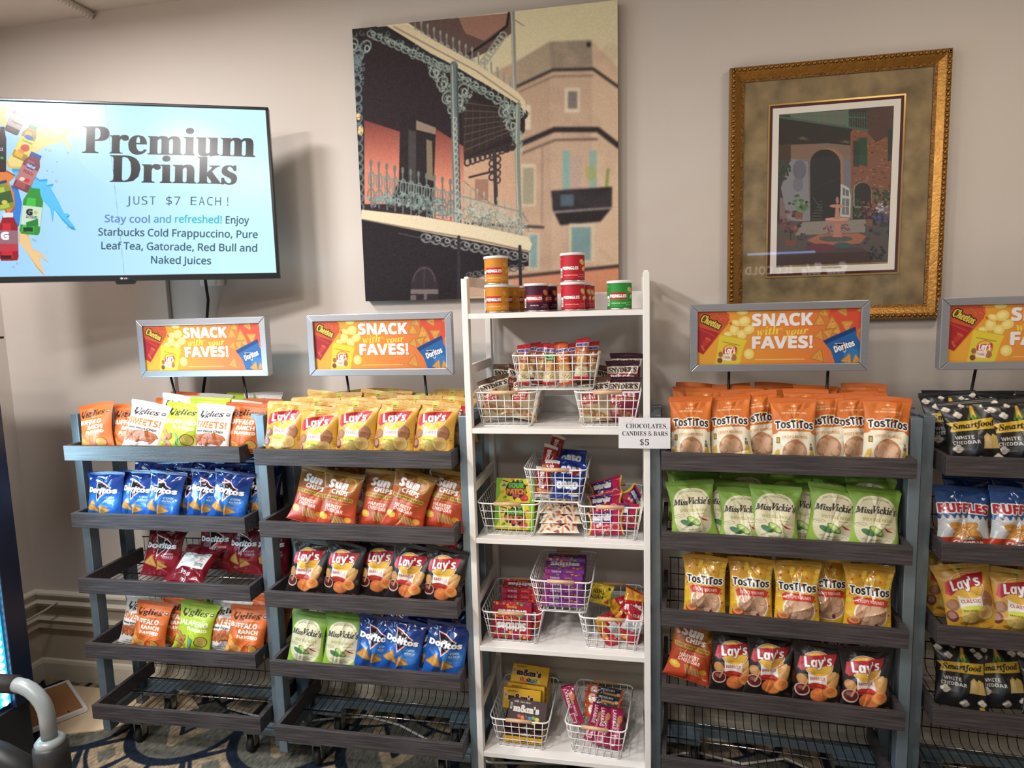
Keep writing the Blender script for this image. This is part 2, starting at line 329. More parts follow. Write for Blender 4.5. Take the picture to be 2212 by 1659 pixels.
def art_ugly(kind):
    bg = {'buffalo': (226, 104, 36), 'sweets': (228, 224, 222), 'jalapeno': (182, 210, 36)}[kind]
    A = Art(100, 160, RES, bg); A.rect(0, 0, 100, 12, shade(bg, .95))
    A.text('Uglies', 46, 32, 17, (36, 26, 20), w=70, f='i', fat=.5, rot=-3); A.ell(20, 42, 4, 6, (36, 26, 20), 30); A.rect(86, 27, 95, 36, (70, 60, 56)); A.rect(87.5, 30, 93.5, 32, (230, 230, 226))
    A.rect(42, 45, 80, 46.5, {'buffalo': (250, 180, 130), 'sweets': (230, 150, 110), 'jalapeno': (224, 238, 150)}[kind])
    if kind == 'sweets':
        A.text('SWEETS!', 48, 66, 20, (220, 116, 40), w=86, f='b', fat=.5); A.text('Sweet Potato Chips', 48, 86, 7, (60, 44, 36), w=76, f='r', fat=.3)
        for i in range(16):
            x, y = 10 + (i * 23) % 80, 104 + (i * 13) % 26; A.ell(x, y, 15, 8, (150, 70, 36), i * 40, wob=.1); A.ell(x - 1, y - 1, 13, 6.4, (206, 112, 60), i * 40, wob=.12); A.ell(x + 2, y + 1, 7, 2.6, (176, 86, 44), i * 40)
        A.text('NET WT 1.5OZ (42g)', 50, 146, 4.4, (90, 80, 76), w=52)
    elif kind == 'buffalo':
        A.text('BUFFALO', 42, 62, 14, (250, 240, 226), w=72, f='b', fat=.5); A.text('RANCH', 58, 80, 12, (250, 240, 226), w=50, f='b', fat=.4); A.text('FLAVORED', 58, 96, 9.5, (250, 240, 226), w=54, f='b', fat=.3); A.rect(40, 104, 78, 105.4, (250, 180, 130))
        for x, y, r in ((8, 104, 10), (14, 122, 14), (4, 140, 13), (30, 138, 16)): A.ell(x, y, r, r * .8, (214, 120, 40), 30); A.ell(x, y - 1.5, r * .9, r * .68, (244, 170, 76), 30)
        A.ell(74, 132, 13, 16, (60, 40, 20)); A.ell(74, 132, 11.6, 14.6, (206, 150, 60))
    else:
        A.text('JALAPENO', 48, 64, 15, (244, 248, 214), w=84, f='b', fat=.5); A.line([(72, 54), (75, 52), (78, 53.5), (81, 51.5)], 1.8, (244, 248, 214)); A.text('FLAVORED', 62, 82, 9, (244, 248, 214), w=54, f='b', fat=.3)
        for i in range(7): A.ell(12 + (i * 9) % 24, 100 + i * 8, 12, 6, (150, 90, 44), i * 50, wob=.1); A.ell(11 + (i * 9) % 24, 99 + i * 8, 10, 4.4, (206, 140, 80), i * 50)
        A.line([(46, 104), (54, 116), (54, 136)], [5, 12, 7], (30, 40, 30)); A.line([(46, 104), (54, 116), (54, 136)], [3, 9.5, 5], (96, 170, 120))
        A.ell(78, 118, 15, 18, (40, 40, 20)); A.ell(78, 118, 13.4, 16.4, (196, 170, 76)); 
    return A
def art_smart():
    A = Art(100, 160, RES, (26, 26, 28))
    def pop(x, y, s):
        for dx, dy in ((-.5, 0), (.5, .1), (0, -.5), (.1, .5)): A.ell(x + dx * s, y + dy * s, s * .62, s * .58, (196, 184, 172))
        for dx, dy in ((-.5, -.1), (.4, 0), (0, -.5)): A.ell(x + dx * s, y + dy * s, s * .45, s * .4, (238, 230, 220))
        A.ell(x, y + s * .1, s * .3, s * .25, (214, 190, 140))
    for x, y, s in ((10, 22, 7), (26, 38, 8), (84, 30, 8), (94, 14, 6), (38, 16, 5), (18, 118, 9), (54, 146, 9), (88, 140, 8), (74, 20, 5)): pop(x, y, s)
    A.line([(54, 20), (55, 44)], [7, 11], (206, 150, 40)); A.line([(54, 20), (55, 44)], [4, 7], (240, 196, 70)); A.line([(46, 48), (50, 30)], [6, 1], (60, 120, 50)); A.line([(64, 48), (60, 30)], [6, 1], (50, 104, 44)); A.line([(55, 50), (55, 38)], [9, 1], (70, 136, 56))
    A.poly([(2, 56), (96, 48), (98, 74), (6, 78), (10, 66)], (226, 182, 34)); A.text('Smartfood', 51, 63, 13, (30, 26, 20), w=80, f='i', rot=-4, fat=.5)
    A.text('WHITE', 30, 92, 8, (224, 220, 210), w=34, f='b'); A.text('CHEDDAR', 32, 104, 8, (224, 220, 210), w=46, f='b')
    A.poly([(60, 120), (64, 92), (72, 84), (80, 92), (84, 86), (94, 92), (98, 120)], (222, 186, 100)); A.poly([(64, 118), (67, 96), (73, 90), (78, 104), (76, 120)], (240, 212, 140))
    for i in range(4): A.rect(14, 112 + i * 3, 40, 113 + i * 3, (110, 106, 100))
    A.rect(82, 150, 92, 160, (220, 180, 40))
    return A
def art_ruffles():
    A = Art(100, 160, RES, vgrad((24, 60, 120), (30, 84, 150), 10, 80)); A.rect(0, 116, 100, 160, (206, 62, 34))
    wv = [(x, 78 + 5 * math.sin(x * .5) - 6 * math.sin(x * .03)) for x in range(0, 101, 2)]
    A.poly(wv + [(100, 126), (0, 126)], (206, 206, 204))
    for i in range(8): A.line([(x, 84 + i * 5 + 3 * math.sin(x * .5 + i)) for x in range(0, 101, 4)], 1.4, (186, 190, 194))
    A.poly([(0, 160), (0, 124), (30, 122), (52, 130), (76, 122), (100, 122), (100, 160)], (210, 66, 36))
    A.text('RUFFLES', 50, 52, 20, (190, 30, 50), w=92, f='b', fat=1.2, out=(244, 240, 238), ow=2.6, arc=4)
    for x, y, r, q in ((36, 98, 18, 20), (58, 96, 16, -30), (66, 112, 17, 40), (42, 116, 15, -10)): crisp(A, x, y, r, r * .6, q, (204, 140, 60))
    A.text('CHEDDAR', 56, 134, 9, (244, 232, 226), w=54, f='b', fat=.3); A.text('& SOUR CREAM', 56, 145, 6, (244, 232, 226), w=54, f='b')
    return A
# small packs -------------------------------------------------------
def art_cracker(c, mid, fill):
    A = Art(100, 260, 44, c); A.rect(0, 62, 100, 110, mid); A.text('MUNCHIES', 50, 44, 17, (40, 60, 150), w=90, f='bi', fat=1.5, out=(250, 250, 250), ow=3)
    A.text('Real', 50, 78, 10, (255, 240, 220), w=40, f='bi'); A.text(fill, 50, 95, 9, (255, 244, 224), w=76, f='b')
    for i in range(4): A.ell(50, 124 + i * 14, 44, 13, (150, 96, 44)); A.ell(50, 122 + i * 14, 42, 11, (226, 176, 104))
    A.rect(0, 176, 100, 260, (226, 214, 186)); A.rect(10, 182, 90, 236, (238, 222, 170))
    for i in range(20): A.ell(16 + (i * 29) % 70, 188 + (i * 17) % 44, 3.5, 2.6, (170, 120, 60))
    A.rect(70, 226, 98, 240, (236, 140, 160)); A.rect(0, 240, 100, 260, c); return A
def art_pretzel(c, top):
    A = Art(100, 140, 60, c); A.rect(0, 0, 100, 22, top); A.poly([(0, 24), (100, 18), (100, 44), (0, 46)], (240, 232, 214)); A.text("SNYDER'S", 50, 33, 15, (50, 30, 24), w=88, f='s', fat=.6, rot=-3)
    if c[0] > 120 and c[1] < 60:
        A.text('PIECES', 50, 58, 14, (250, 236, 220), w=76, f='b', fat=.6); A.text('HONEY MUSTARD', 50, 74, 8, (244, 200, 90), w=84, f='b')
    else:
        A.rect(10, 52, 62, 86, (186, 36, 46)); A.text('MINI', 36, 64, 13, (250, 240, 226), w=40, f='b'); A.text('PRETZELS', 36, 78, 6, (250, 240, 226), w=44)
    for i in range(9):
        x, y = 12 + (i * 31) % 80, 100 + (i * 13) % 34; A.ring(x, y, 10, 7, 4, (146, 84, 36), i * 40); A.ring(x, y, 10, 7, 2, (196, 130, 60), i * 40)
    return A
def art_biscoff():
    A = Art(100, 190, 44, (172, 26, 34)); A.rect(0, 0, 100, 20, (226, 222, 218)); A.rect(0, 170, 100, 190, (226, 222, 218))
    A.text('Biscoff', 44, 84, 30, (250, 246, 240), w=100, f='b', rot=90, fat=1); A.ell(76, 62, 9, 12, (200, 60, 60)); A.ell(30, 146, 24, 14, (226, 150, 80), 20); A.ell(66, 152, 24, 13, (236, 168, 96), -12); return A
def art_oreo():
    A = Art(140, 100, 66, (22, 60, 160)); A.ell(70, 46, 60, 34, (14, 34, 100)); A.text('OREO', 70, 44, 26, (250, 250, 252), w=96, f='b', fat=1.6, out=(30, 90, 200), ow=3)
    A.ell(112, 78, 24, 16, (28, 26, 30)); A.ell(112, 76, 21, 13, (60, 56, 60)); A.ell(100, 84, 24, 5, (230, 232, 238)); return A
def art_snak():
    A = Art(140, 90, 70, (234, 222, 200)); A.text('snak', 54, 24, 18, (36, 30, 28), w=60, f='b', rot=180, fat=.8); A.text('sn', 118, 30, 18, (36, 30, 28), w=28, f='b', rot=176, fat=.8)
    for i in range(16):
        x, y = (i * 43) % 136, 44 + (i * 19) % 42; A.ell(x, y, 7 + i % 4, 4, [(206, 110, 60), (176, 120, 76), (226, 150, 80), (160, 50, 50)][i % 4], i * 50, wob=.1)
    A.ell(24, 16, 18, 6, (196, 100, 60), 20); A.ell(96, 60, 8, 6, (120, 60, 44)); return A
def art_nerds():
    A = Art(140, 90, 66, (206, 24, 76)); A.rect(0, 0, 8, 90, (240, 200, 60)); A.rect(132, 0, 140, 90, (240, 200, 60)); A.poly([(10, 10), (96, 4), (100, 44), (14, 50)], (40, 40, 120), .9); A.text('nerds', 54, 26, 20, (250, 250, 252), w=76, f='bi', fat=1.6, out=(60, 40, 110), ow=2.5)
    for i in range(26):
        x, y = 30 + (i * 37) % 98, 48 + (i * 23) % 36; A.ell(x, y, 5, 4, [(240, 90, 140), (250, 210, 220), (180, 30, 90), (110, 60, 160), (250, 230, 120)][i % 5])
    A.ell(108, 60, 18, 14, (240, 180, 200)); A.ell(108, 60, 13, 10, (214, 60, 60)); A.text('GUMMY CLUSTERS', 60, 56, 6, (255, 240, 220), w=60); return A
def art_sour():
    A = Art(150, 96, 100, (238, 222, 30)); A.poly([(0, 0), (26, 0), (12, 30), (20, 60), (0, 96)], (120, 200, 40)); A.poly([(150, 0), (126, 0), (140, 40), (130, 96), (150, 96)], (120, 200, 40))
    for i in range(40): a = rad(i * 9); A.ell(10 + (i * 53) % 134, 4 + (i * 29) % 90, 1.1, 1.1, (150, 206, 40))
    A.poly([(40 + 0, 30), (52, 14), (58, 20), (66, 4), (74, 14), (84, 2), (90, 14), (104, 8), (106, 22), (120, 24), (114, 40), (122, 56), (108, 66), (98, 80), (84, 74), (72, 88), (64, 72), (44, 70), (50, 56), (36, 48)], (34, 28, 24))
    A.text('SOUR', 78, 28, 18, (96, 190, 50), w=58, f='b', fat=1.6, out=(24, 40, 20), ow=2); A.text('PATCH', 78, 52, 19, (240, 130, 40), w=72, f='b', fat=1.6, out=(60, 24, 14), ow=2); A.text('KIDS', 78, 69, 9, (240, 70, 110), w=26, f='b', fat=.8)
    A.line([(26, 10), (44, 14)], 5, (90, 40, 40)); 
    for x, y, c in ((30, 28, (50, 110, 200)), (24, 56, (240, 150, 50)), (36, 76, (70, 160, 60)), (126, 22, (240, 120, 50)), (96, 8, (90, 170, 60)), (64, 4, (240, 110, 60))): A.ell(x, y, 8, 5, c, -30, wob=.15)
    A.ell(112, 78, 16, 13, (216, 44, 40), -20, wob=.08); A.ell(118, 76, 8, 6, (236, 80, 70), -20); A.rect(34, 87, 56, 88.4, (60, 60, 30)); return A
def art_skit(c, wild=False):
    A = Art(150, 80, 90, c); r = 0 if wild else 180
    A.text('Skittles', 75, 40, 24, (252, 250, 250), w=110, f='b', rot=r, fat=1.6, out=shade(c, .55), ow=2)
    for i in range(30):
        x, y = (i * 41) % 150, (60 + (i * 7) % 20) if i % 3 else (2 + (i * 5) % 14); A.ell(x, y, 6, 5, [(240, 180, 40), (80, 170, 70), (240, 120, 40), (110, 50, 140), (220, 40, 60)][i % 5]); A.ell(x - 1.5, y - 1.5, 2, 1.5, (255, 230, 200), 0, .5)
    A.text('Original' if not wild else 'Wild Berry', 75, 60 if wild else 18, 7, (250, 220, 60), w=36, rot=r); A.rect(16, 9, 44, 10.4, (255, 240, 240)); return A
def edge_skit(c, n=0):
    A = Art(150, 16, 80, c); A.text('Skittles', 44, 8, 8, (250, 244, 250), w=36, f='b', fat=.4, rot=180 if n else 0); A.text('Wild Berry' if not n else 'Original', 96, 8, 6, (240, 190, 60), w=28, f='b', rot=180 if n else 0); A.rect(124, 1, 150, 15, (120, 70, 170) if not n else (226, 120, 60), .6); A.rect(0, 0, 20, 16, (210, 90, 150), .5); return A
def art_mm(c):
    br = c[0] < 100; A = Art(150, 76, 96, c); tx = (245, 240, 232) if br else (66, 34, 24)
    A.text('milk chocolate' if br else 'peanut', 52 if br else 38, 9, 7, (245, 236, 220) if br else (70, 50, 24), w=66 if br else 40, f='s')
    A.text("m&m's", 70, 33, 22, tx, w=100, f='s', fat=1.6, out=None if br else (250, 240, 210), ow=1.4)
    for i, k in enumerate([(206, 50, 60), (230, 120, 40), (60, 40, 36), (40, 110, 190), (80, 160, 60), (240, 200, 60)]): A.ell(46 + i * 14, 60 + (i % 2) * 3, 9, 7.5, k); A.ell(44 + i * 14, 57 + (i % 2) * 3, 3, 2, (255, 255, 255), 0, .4); A.text('m', 46 + i * 14, 60 + (i % 2) * 3, 4, (250, 250, 250), f='s')
    A.rect(6, 16, 14, 38, (240, 236, 226)); 
    for i in range(7): A.rect(7, 17 + i * 3, 13, 18.2 + i * 3, (30, 30, 30))
    return A
def edge_mm(c):
    br = c[0] < 100; A = Art(150, 18, 80, c); A.text("m&m's", 90, 9, 9, (236, 228, 216) if br else (60, 40, 30), w=40, f='s', fat=.6); A.text('milk chocolate' if br else 'peanut', 44, 9, 6, (220, 200, 180) if br else (90, 60, 30), w=40, f='s'); 
    for i in range(3): A.ell(122 + i * 8, 11, 4, 4, [(40, 110, 190), (210, 70, 60), (80, 160, 60)][i])
    return A
def art_peanut():
    A = Art(110, 140, 60, (232, 168, 30)); A.poly([(0, 60), (110, 30), (110, 84), (0, 112)], (200, 26, 36)); A.text('nuts', 56, 72, 26, (252, 246, 240), w=76, f='b', rot=-15, fat=1.5)
    A.ell(30, 30, 20, 12, (214, 140, 50), 20); A.ell(70, 22, 18, 10, (196, 120, 40), -20); A.ell(76, 118, 22, 13, (210, 140, 56), 10); A.rect(0, 0, 110, 9, (190, 30, 36)); return A
def art_thins():
    A = Art(110, 90, 56, (226, 198, 34)); A.text('WHEN', 40, 62, 18, (40, 34, 20), w=60, f='b', rot=172); A.text('THIN', 44, 38, 18, (40, 34, 20), w=56, f='b', rot=172); A.poly([(76, 80), (100, 84), (96, 60)], (200, 50, 40)); A.rect(86, 14, 100, 26, (60, 50, 30)); return A
def art_redsilver():
    A = Art(110, 140, 60, (196, 196, 198)); A.poly([(0, 0), (110, 0), (110, 30), (0, 60)], (196, 30, 40)); A.poly([(0, 100), (110, 80), (110, 140), (0, 140)], (190, 34, 42))
    for i in range(7): A.rect(20, 66 + i * 4, 90, 67.4 + i * 4, (110, 110, 114))
    A.text('nuts', 56, 24, 16, (250, 244, 240), w=56, f='b', rot=-14); A.ell(30, 124, 18, 9, (236, 170, 50)); return A
def art_gbar():
    A = Art(170, 52, 80, (44, 48, 58)); A.rect(0, 0, 54, 52, (224, 84, 30)); A.text('G', 32, 24, 30, (252, 248, 244), w=28, f='b', fat=2); A.rect(158, 0, 170, 52, (224, 84, 30)); A.text('PROTEIN BAR', 98, 12, 8, (246, 244, 240), w=66, f='b'); A.rect(76, 22, 140, 34, (206, 150, 84)); A.rect(80, 30, 136, 35, (150, 90, 50)); A.text('PROTEIN TO HELP REBUILD', 100, 44, 5, (200, 204, 214), w=84); A.ell(150, 24, 9, 6, (226, 190, 120)); return A
def art_lara():
    A = Art(70, 190, 44, (176, 30, 80)); A.text('LARABAR', 22, 62, 18, (250, 240, 244), w=90, f='b', rot=90); A.text('ALMOND', 46, 110, 12, (244, 210, 220), w=70, f='b', rot=90); A.ell(50, 56, 14, 20, (214, 140, 90), 20); A.ell(44, 84, 8, 6, (130, 170, 70)); A.rect(8, 130, 36, 176, (240, 236, 236)); A.rect(12, 134, 32, 172, (200, 60, 100)); A.rect(0, 0, 70, 10, (150, 20, 64)); return A
def art_can(c, flav, chip):
    A = Art(200, 114, 130, c)            # whole wrap; x = 100 faces the room
    A.rect(0, 0, 200, 5, shade(c, .85)); A.rect(0, 108, 200, 114, shade(c, .8))
    A.poly([(74, 44), (122, 44), (119, 58), (123, 74), (73, 74), (77, 58)], (206, 30, 44)); A.text('PRINGLES', 98, 59, 13, (252, 248, 244), w=45, f='b', fat=.6, out=(120, 16, 26), ow=1)
    A.text(flav, 100, 90, 5, (255, 244, 220), w=min(40, 9 + 4 * len(flav)), f='b'); A.rect(88, 100, 112, 101.5, shade(c, 1.3))
    A.rect(60, 58, 72, 100, (244, 244, 240))
    for i in range(9): A.rect(62, 70 + i * 3, 70, 71.2 + i * 3 + (i % 3) * .4, (30, 30, 30))
    A.text('45', 64, 16, 6, (240, 240, 236), w=6); A.ell(134, 34, 9, 14, shade(chip, .8), -20); A.ell(133, 32, 7.5, 12, chip, -20); A.ell(140, 62, 8, 11, shade(chip, .85), 30); A.ell(140, 60, 6.6, 9.4, shade(chip, 1.05), 30)
    A.text('Crispy', 132, 88, 4, (255, 240, 220), w=16); A.text('NET WT 1.3 OZ', 132, 98, 3.4, (255, 240, 220), w=24)
    A.rect(158, 14, 186, 100, shade(c, 1.25)); A.text('Nutrition Facts', 172, 20, 5, (40, 30, 20), w=26)
    for i in range(14): A.rect(160, 28 + i * 5, 184, 29.4 + i * 5, (60, 50, 40))
    A.rect(10, 20, 40, 90, shade(c, 1.12)); return A
# ------------------------------------------------------------------ pictures, posters, screen, carpet
def art_screen():
    A = Art(95, 53.5, 760, (176, 222, 252), quad=[(-486, 123), (1972, 192), (2064, 1404), (-310, 1454)])
    A.mute = 0; A.dim = 1; A.bg(hgrad((164, 212, 250), (204, 249, 252), 100, 1700))
    A.ell(1260, 520, 690, 330, (190, 236, 252), 3, .35)
    ye, bl, og, dk = (222, 190, 90), (40, 160, 226), (222, 150, 80), (30, 90, 170)
    def splash(pts, c, e):
        P = np.array(pts, float); A.poly(P, e); m = P.mean(0); A.poly(m + (P - m) * [.96, .9], c)
    splash([(40, 590), (120, 470), (230, 400), (270, 290), (285, 340), (450, 330), (535, 350), (530, 375), (480, 400), (540, 520), (470, 430), (340, 470), (240, 530), (160, 640), (60, 640)], (232, 214, 130), ye)
    splash([(80, 640), (180, 640), (290, 720), (350, 715), (340, 760), (400, 750), (370, 780), (430, 880), (480, 980), (520, 985), (500, 1010), (565, 1095), (530, 1090), (460, 1020), (400, 940), (390, 1040), (370, 930), (320, 880), (240, 800), (120, 740)], (90, 196, 244), bl)
    splash([(80, 760), (130, 790), (160, 900), (140, 1060), (100, 1120), (80, 940)], (50, 130, 220), dk)
    splash([(140, 1080), (210, 1130), (240, 1240), (300, 1260), (365, 1340), (290, 1290), (330, 1440), (270, 1370), (200, 1260), (140, 1190)], (240, 200, 140), og)
    splash([(-20, 620), (60, 660), (110, 690), (60, 740), (100, 820), (110, 930), (60, 1000), (-20, 860)], (226, 130, 60), (176, 80, 40))
    splash([(20, 160), (60, 200), (20, 250), (60, 300), (10, 330), (-20, 240)], (226, 200, 120), ye)
    for x, y, r in ((260, 262, 8), (285, 256, 6), (228, 288, 4), (258, 300, 5), (70, 188, 5), (335, 496, 6), (365, 504, 9), (500, 522, 8), (420, 588, 4), (346, 654, 5), (386, 664, 4), (416, 732, 8), (506, 1076, 7), (244, 1168, 6), (262, 1176, 8), (100, 1372, 7), (126, 1346, 5), (205, 832, 6)): A.ring(x, y, r, r * .9, 3, (150, 140, 110))
    def bottle(cx, cy, w, h, rot, body, cap, lab, neck=.5):
        c, d = math.cos(rad(rot)), math.sin(rad(rot))
        R = lambda pts: [(cx + x * c - y * d, cy + x * d + y * c) for x, y in pts]
        A.poly(R([(-w * neck / 2, -h / 2), (w * neck / 2, -h / 2), (w * .34, -h * .38), (w / 2, -h * .24), (w / 2, h * .44), (w * .42, h / 2), (-w * .42, h / 2), (-w / 2, h * .44), (-w / 2, -h * .24), (-w * .34, -h * .38)]), shade(body, .75))
        A.poly(R([(-w * .3, -h * .3), (w * .12, -h * .3), (w * .2, h * .45), (-w * .4, h * .45)]), body)
        A.poly(R([(-w * neck / 1.8, -h * .52), (w * neck / 1.8, -h * .52), (w * neck / 1.8, -h * .42), (-w * neck / 1.8, -h * .42)]), cap)
        A.poly(R([(-w * .49, -h * .12), (w * .49, -h * .12), (w * .49, h * .3), (-w * .49, h * .3)]), lab)
        return R
    bottle(120, 270, 110, 230, 24, (90, 50, 46), (70, 40, 40), (176, 160, 156), .7); A.ell(142, 230, 28, 28, (60, 110, 84)); A.ring(142, 230, 20, 20, 4, (220, 226, 220)); A.text('Frappuccino', 118, 300, 16, (70, 50, 48), w=90, f='i', rot=24)
    bottle(186, 445, 110, 270, 25, (226, 180, 50), (60, 140, 60), (240, 214, 90), .5); A.ell(208, 408, 36, 18, (40, 90, 190), 20); A.text('Tropicana', 196, 438, 18, (30, 110, 50), w=84, f='i', rot=22); A.ell(180, 486, 34, 28, (206, 70, 40)); A.ell(150, 510, 26, 12, (226, 140, 60), 25)
    bottle(10, 500, 60, 330, 0, (60, 34, 26), (40, 26, 20), (30, 30, 34)); A.text('ICE', -2, 496, 22, (220, 220, 226), w=40); A.ell(8, 560, 14, 10, (60, 160, 70))
    bottle(205, 665, 130, 290, 24, (170, 84, 90), (50, 70, 170), (190, 120, 120), .6); A.poly([(200, 588), (262, 618), (248, 654), (190, 630)], (40, 70, 150)); A.text('Naked', 226, 622, 24, (250, 250, 250), w=62, rot=24); A.text('PEACH', 204, 668, 22, (120, 30, 40), w=74, f='b', rot=24); A.ell(160, 716, 20, 14, (240, 220, 200)); A.ell(196, 728, 22, 14, (206, 50, 60))
    bottle(24, 840, 120, 210, -14, (186, 196, 70), (40, 60, 120), (60, 96, 50), .7); A.ell(30, 890, 22, 16, (210, 200, 90))
    bottle(235, 960, 150, 340, 6, (70, 196, 70), (40, 150, 60), (206, 226, 206), .5)
    A.text('G', 216, 962, 42, (30, 34, 40), w=42, fat=3, rot=6); A.text('GATORADE', 232, 1000, 20, (40, 60, 50), w=84, f='b', rot=4); A.ell(262, 966, 14, 14, (190, 190, 90)); A.poly([(190, 1040), (280, 1010), (284, 1064), (196, 1076)], (40, 130, 60)); A.rect(170, 1076, 244, 1108, (30, 60, 40))
    bottle(62, 1150, 140, 350, -2, (206, 40, 50), (220, 224, 232), (190, 60, 70), .5); A.rect(-8, 1100, 128, 1200, (150, 110, 120)); A.text('G', 34, 1140, 54, (246, 246, 248), w=54, fat=4); A.rect(5, 1286, 84, 1310, (60, 20, 30))
    ink = (34, 30, 38)
    A.text('Premium', 1254, 430, 200, ink, w=1280, f='s', rot=1, fx=6); A.text('Drinks', 1288, 640, 200, ink, w=940, f='s', rot=.7, fx=6)
    g = (60, 92, 116)
    def spaced(s, y, h, w, cx, col=g, rot=.6, sp=None):
        A.text(s, cx, y, h, col, w=w, f='r', rot=rot, fat=.8)
    for i, ch in enumerate('JUST $7 EACH!'):
        if ch != ' ': A.text(ch, 952 + i * 61 + (10 if ch == '!' else 0), 870 + i * .3, 62, g, f='r', fat=0, w=44 if ch not in '!J' else (9 if ch == '!' else 28))
    spaced('Stay cool', 1008, 54, 334, 946, (96, 130, 196)); spaced('and', 1008, 54, 126, 1208, (80, 160, 196)); spaced('refreshed!', 1008, 54, 346, 1477, (40, 186, 206)); spaced('Enjoy', 1012, 54, 172, 1768)
    spaced('Starbucks Cold Frappuccino, Pure', 1112, 54, 1188, 1325); spaced('Leaf Tea, Gatorade, Red Bull and', 1214, 54, 1160, 1335); spaced('Naked Juices', 1314, 54, 446, 1350)
    A.line([(780, 160), (928, 1430)], 2.4, (120, 160, 180)); return A
def art_balcony():
    A = Art(91, 93, 600, (206, 194, 156), quad=[(35, 155), (1450, 0), (1457, 1549), (135, 1583)])
    A.bg(vgrad((212, 200, 160), (190, 170, 140), 0, 800))
    A.dim = 1.08
    # far corner building
    A.poly([(600, 480), (910, 330), (1085, 225), (1310, 215), (1460, 370), (1460, 1560), (600, 1560)], (176, 146, 122)); A.poly([(1085, 225), (1310, 215), (1325, 1560), (1110, 1560)], (184, 154, 130)); A.poly([(1310, 215), (1460, 370), (1460, 1560), (1325, 1560)], (196, 166, 138))
    A.poly([(1085, 225), (1310, 215), (1318, 370), (1100, 380)], (140, 126, 108)); A.poly([(910, 330), (1085, 225), (1100, 380), (920, 450)], (160, 140, 118)); A.ell(1296, 240, 12, 14, (40, 36, 34))
    for i in range(60):
        x, y = 930 + A.rs.rand() * 520, 250 + A.rs.rand() * 1250; A.ell(x, y, 30 + A.rs.rand() * 30, 12 + A.rs.rand() * 40, (150, 124, 106) if A.rs.rand() < .5 else (206, 172, 146), 90 * A.rs.rand(), .16)
    A.line([(900, 470), (1105, 375), (1320, 370), (1460, 470)], 14, (50, 44, 44)); A.line([(930, 490), (1110, 410), (1320, 405)], 6, (110, 90, 80))
    A.line([(860, 800), (1115, 690), (1345, 690), (1460, 780)], 26, (44, 38, 38)); A.line([(860, 850), (1120, 745), (1340, 740)], 10, (96, 78, 70))
    A.rect(1170, 470, 1250, 600, (206, 190, 164)); A.rect(1186, 488, 1236, 580, (120, 110, 104)); A.rect(960, 560, 990, 690, (206, 190, 164))
    A.rect(940, 870, 1020, 1090, (196, 180, 150)); A.rect(950, 890, 1010, 1080, (150, 140, 116)); A.rect(1050, 760, 1056, 1180, (140, 110, 100))
    A.rect(1160, 800, 1200, 1010, (126, 160, 150)); A.rect(1196, 830, 1260, 1020, (176, 150, 136)); A.rect(1300, 800, 1340, 1010, (134, 160, 146)); A.ell(1310, 920, 30, 40, (150, 156, 80), 0, .6); A.line([(1390, 1000), (1400, 900)], 14, (110, 140, 60))
    A.poly([(1100, 1010), (1420, 990), (1420, 1100), (1360, 1170), (1150, 1190), (1110, 1110)], (40, 34, 38)); A.rect(1150, 1030, 1220, 1090, (70, 100, 110)); A.line([(1110, 1122), (1420, 1100)], 10, (150, 136, 130))
    for i in range(26): A.line([(1108 + i * 12, 1010), (1108 + i * 12, 1100)], 3, (80, 72, 76))
    A.rect(1196, 1180, 1330, 1380, (196, 178, 150)); A.rect(1208, 1200, 1310, 1370, (110, 140, 140)); A.rect(980, 1230, 1040, 1420, (190, 176, 150)); A.rect(990, 1240, 1030, 1410, (120, 146, 146))
    A.poly([(900, 1470), (1460, 1400), (1460, 1560), (900, 1560)], (196, 130, 96)); A.line([(880, 1460), (1460, 1400)], 16, (60, 44, 44)); A.line([(640, 1180), (1060, 1200)], 12, (50, 42, 40))
    A.blur(4)
    # near gallery
    A.poly([(35, 155), (230, 140), (520, 330), (960, 560), (960, 700), (860, 800), (640, 850), (640, 1180), (100, 1130)], (44, 32, 36))
    A.poly([(110, 640), (300, 700), (300, 960), (240, 1080), (120, 1080)], vgrad((120, 56, 50), (206, 120, 96), 640, 900)); A.poly([(480, 680), (640, 780), (640, 1180), (480, 1150)], vgrad((130, 64, 56), (214, 132, 106), 700, 980))
    A.poly([(300, 600), (490, 660), (480, 1150), (300, 1050)], (40, 30, 34)); A.poly([(385, 640), (490, 680), (488, 716), (385, 690)], (136, 116, 100)); A.poly([(345, 690), (385, 700), (392, 1100), (350, 1080)], (66, 58, 58)); A.poly([(440, 740), (470, 750), (480, 960), (446, 950)], (122, 106, 84))
    A.poly([(640, 880), (940, 780), (950, 1200), (640, 1160)], (190, 150, 122)); A.rect(700, 950, 770, 1060, (150, 110, 90)); A.line([(670, 940), (790, 910)], 10, (56, 40, 40)); A.line([(640, 960), (800, 1090)], 3, (110, 90, 80))
    A.poly([(620, 500), (900, 640), (890, 720), (640, 840)], (50, 40, 38))
    for i in range(7): A.line([(640, 800 - i * 42), (880, 700 - i * 20)], 4, (96, 80, 70)); A.line([(650 + i * 36, 560 + i * 10), (640 + i * 40, 830 - i * 18)], 3, (80, 66, 60))
    lace = (120, 132, 124)
    def lacework(p0, p1, hgt, n, c=lace, down=True):
        for i in range(n):
            t = (i + .5) / n; x = p0[0] + (p1[0] - p0[0]) * t; y = p0[1] + (p1[1] - p0[1]) * t
            A.ring(x, y + hgt * .5, hgt * .42, hgt * .34, hgt * .12, c, 25); A.ring(x + hgt * .2, y + hgt * .4, hgt * .2, hgt * .16, hgt * .1, shade(c, 1.25)); A.ell(x - hgt * .2, y + hgt * .7, hgt * .16, hgt * .1, c, 40)
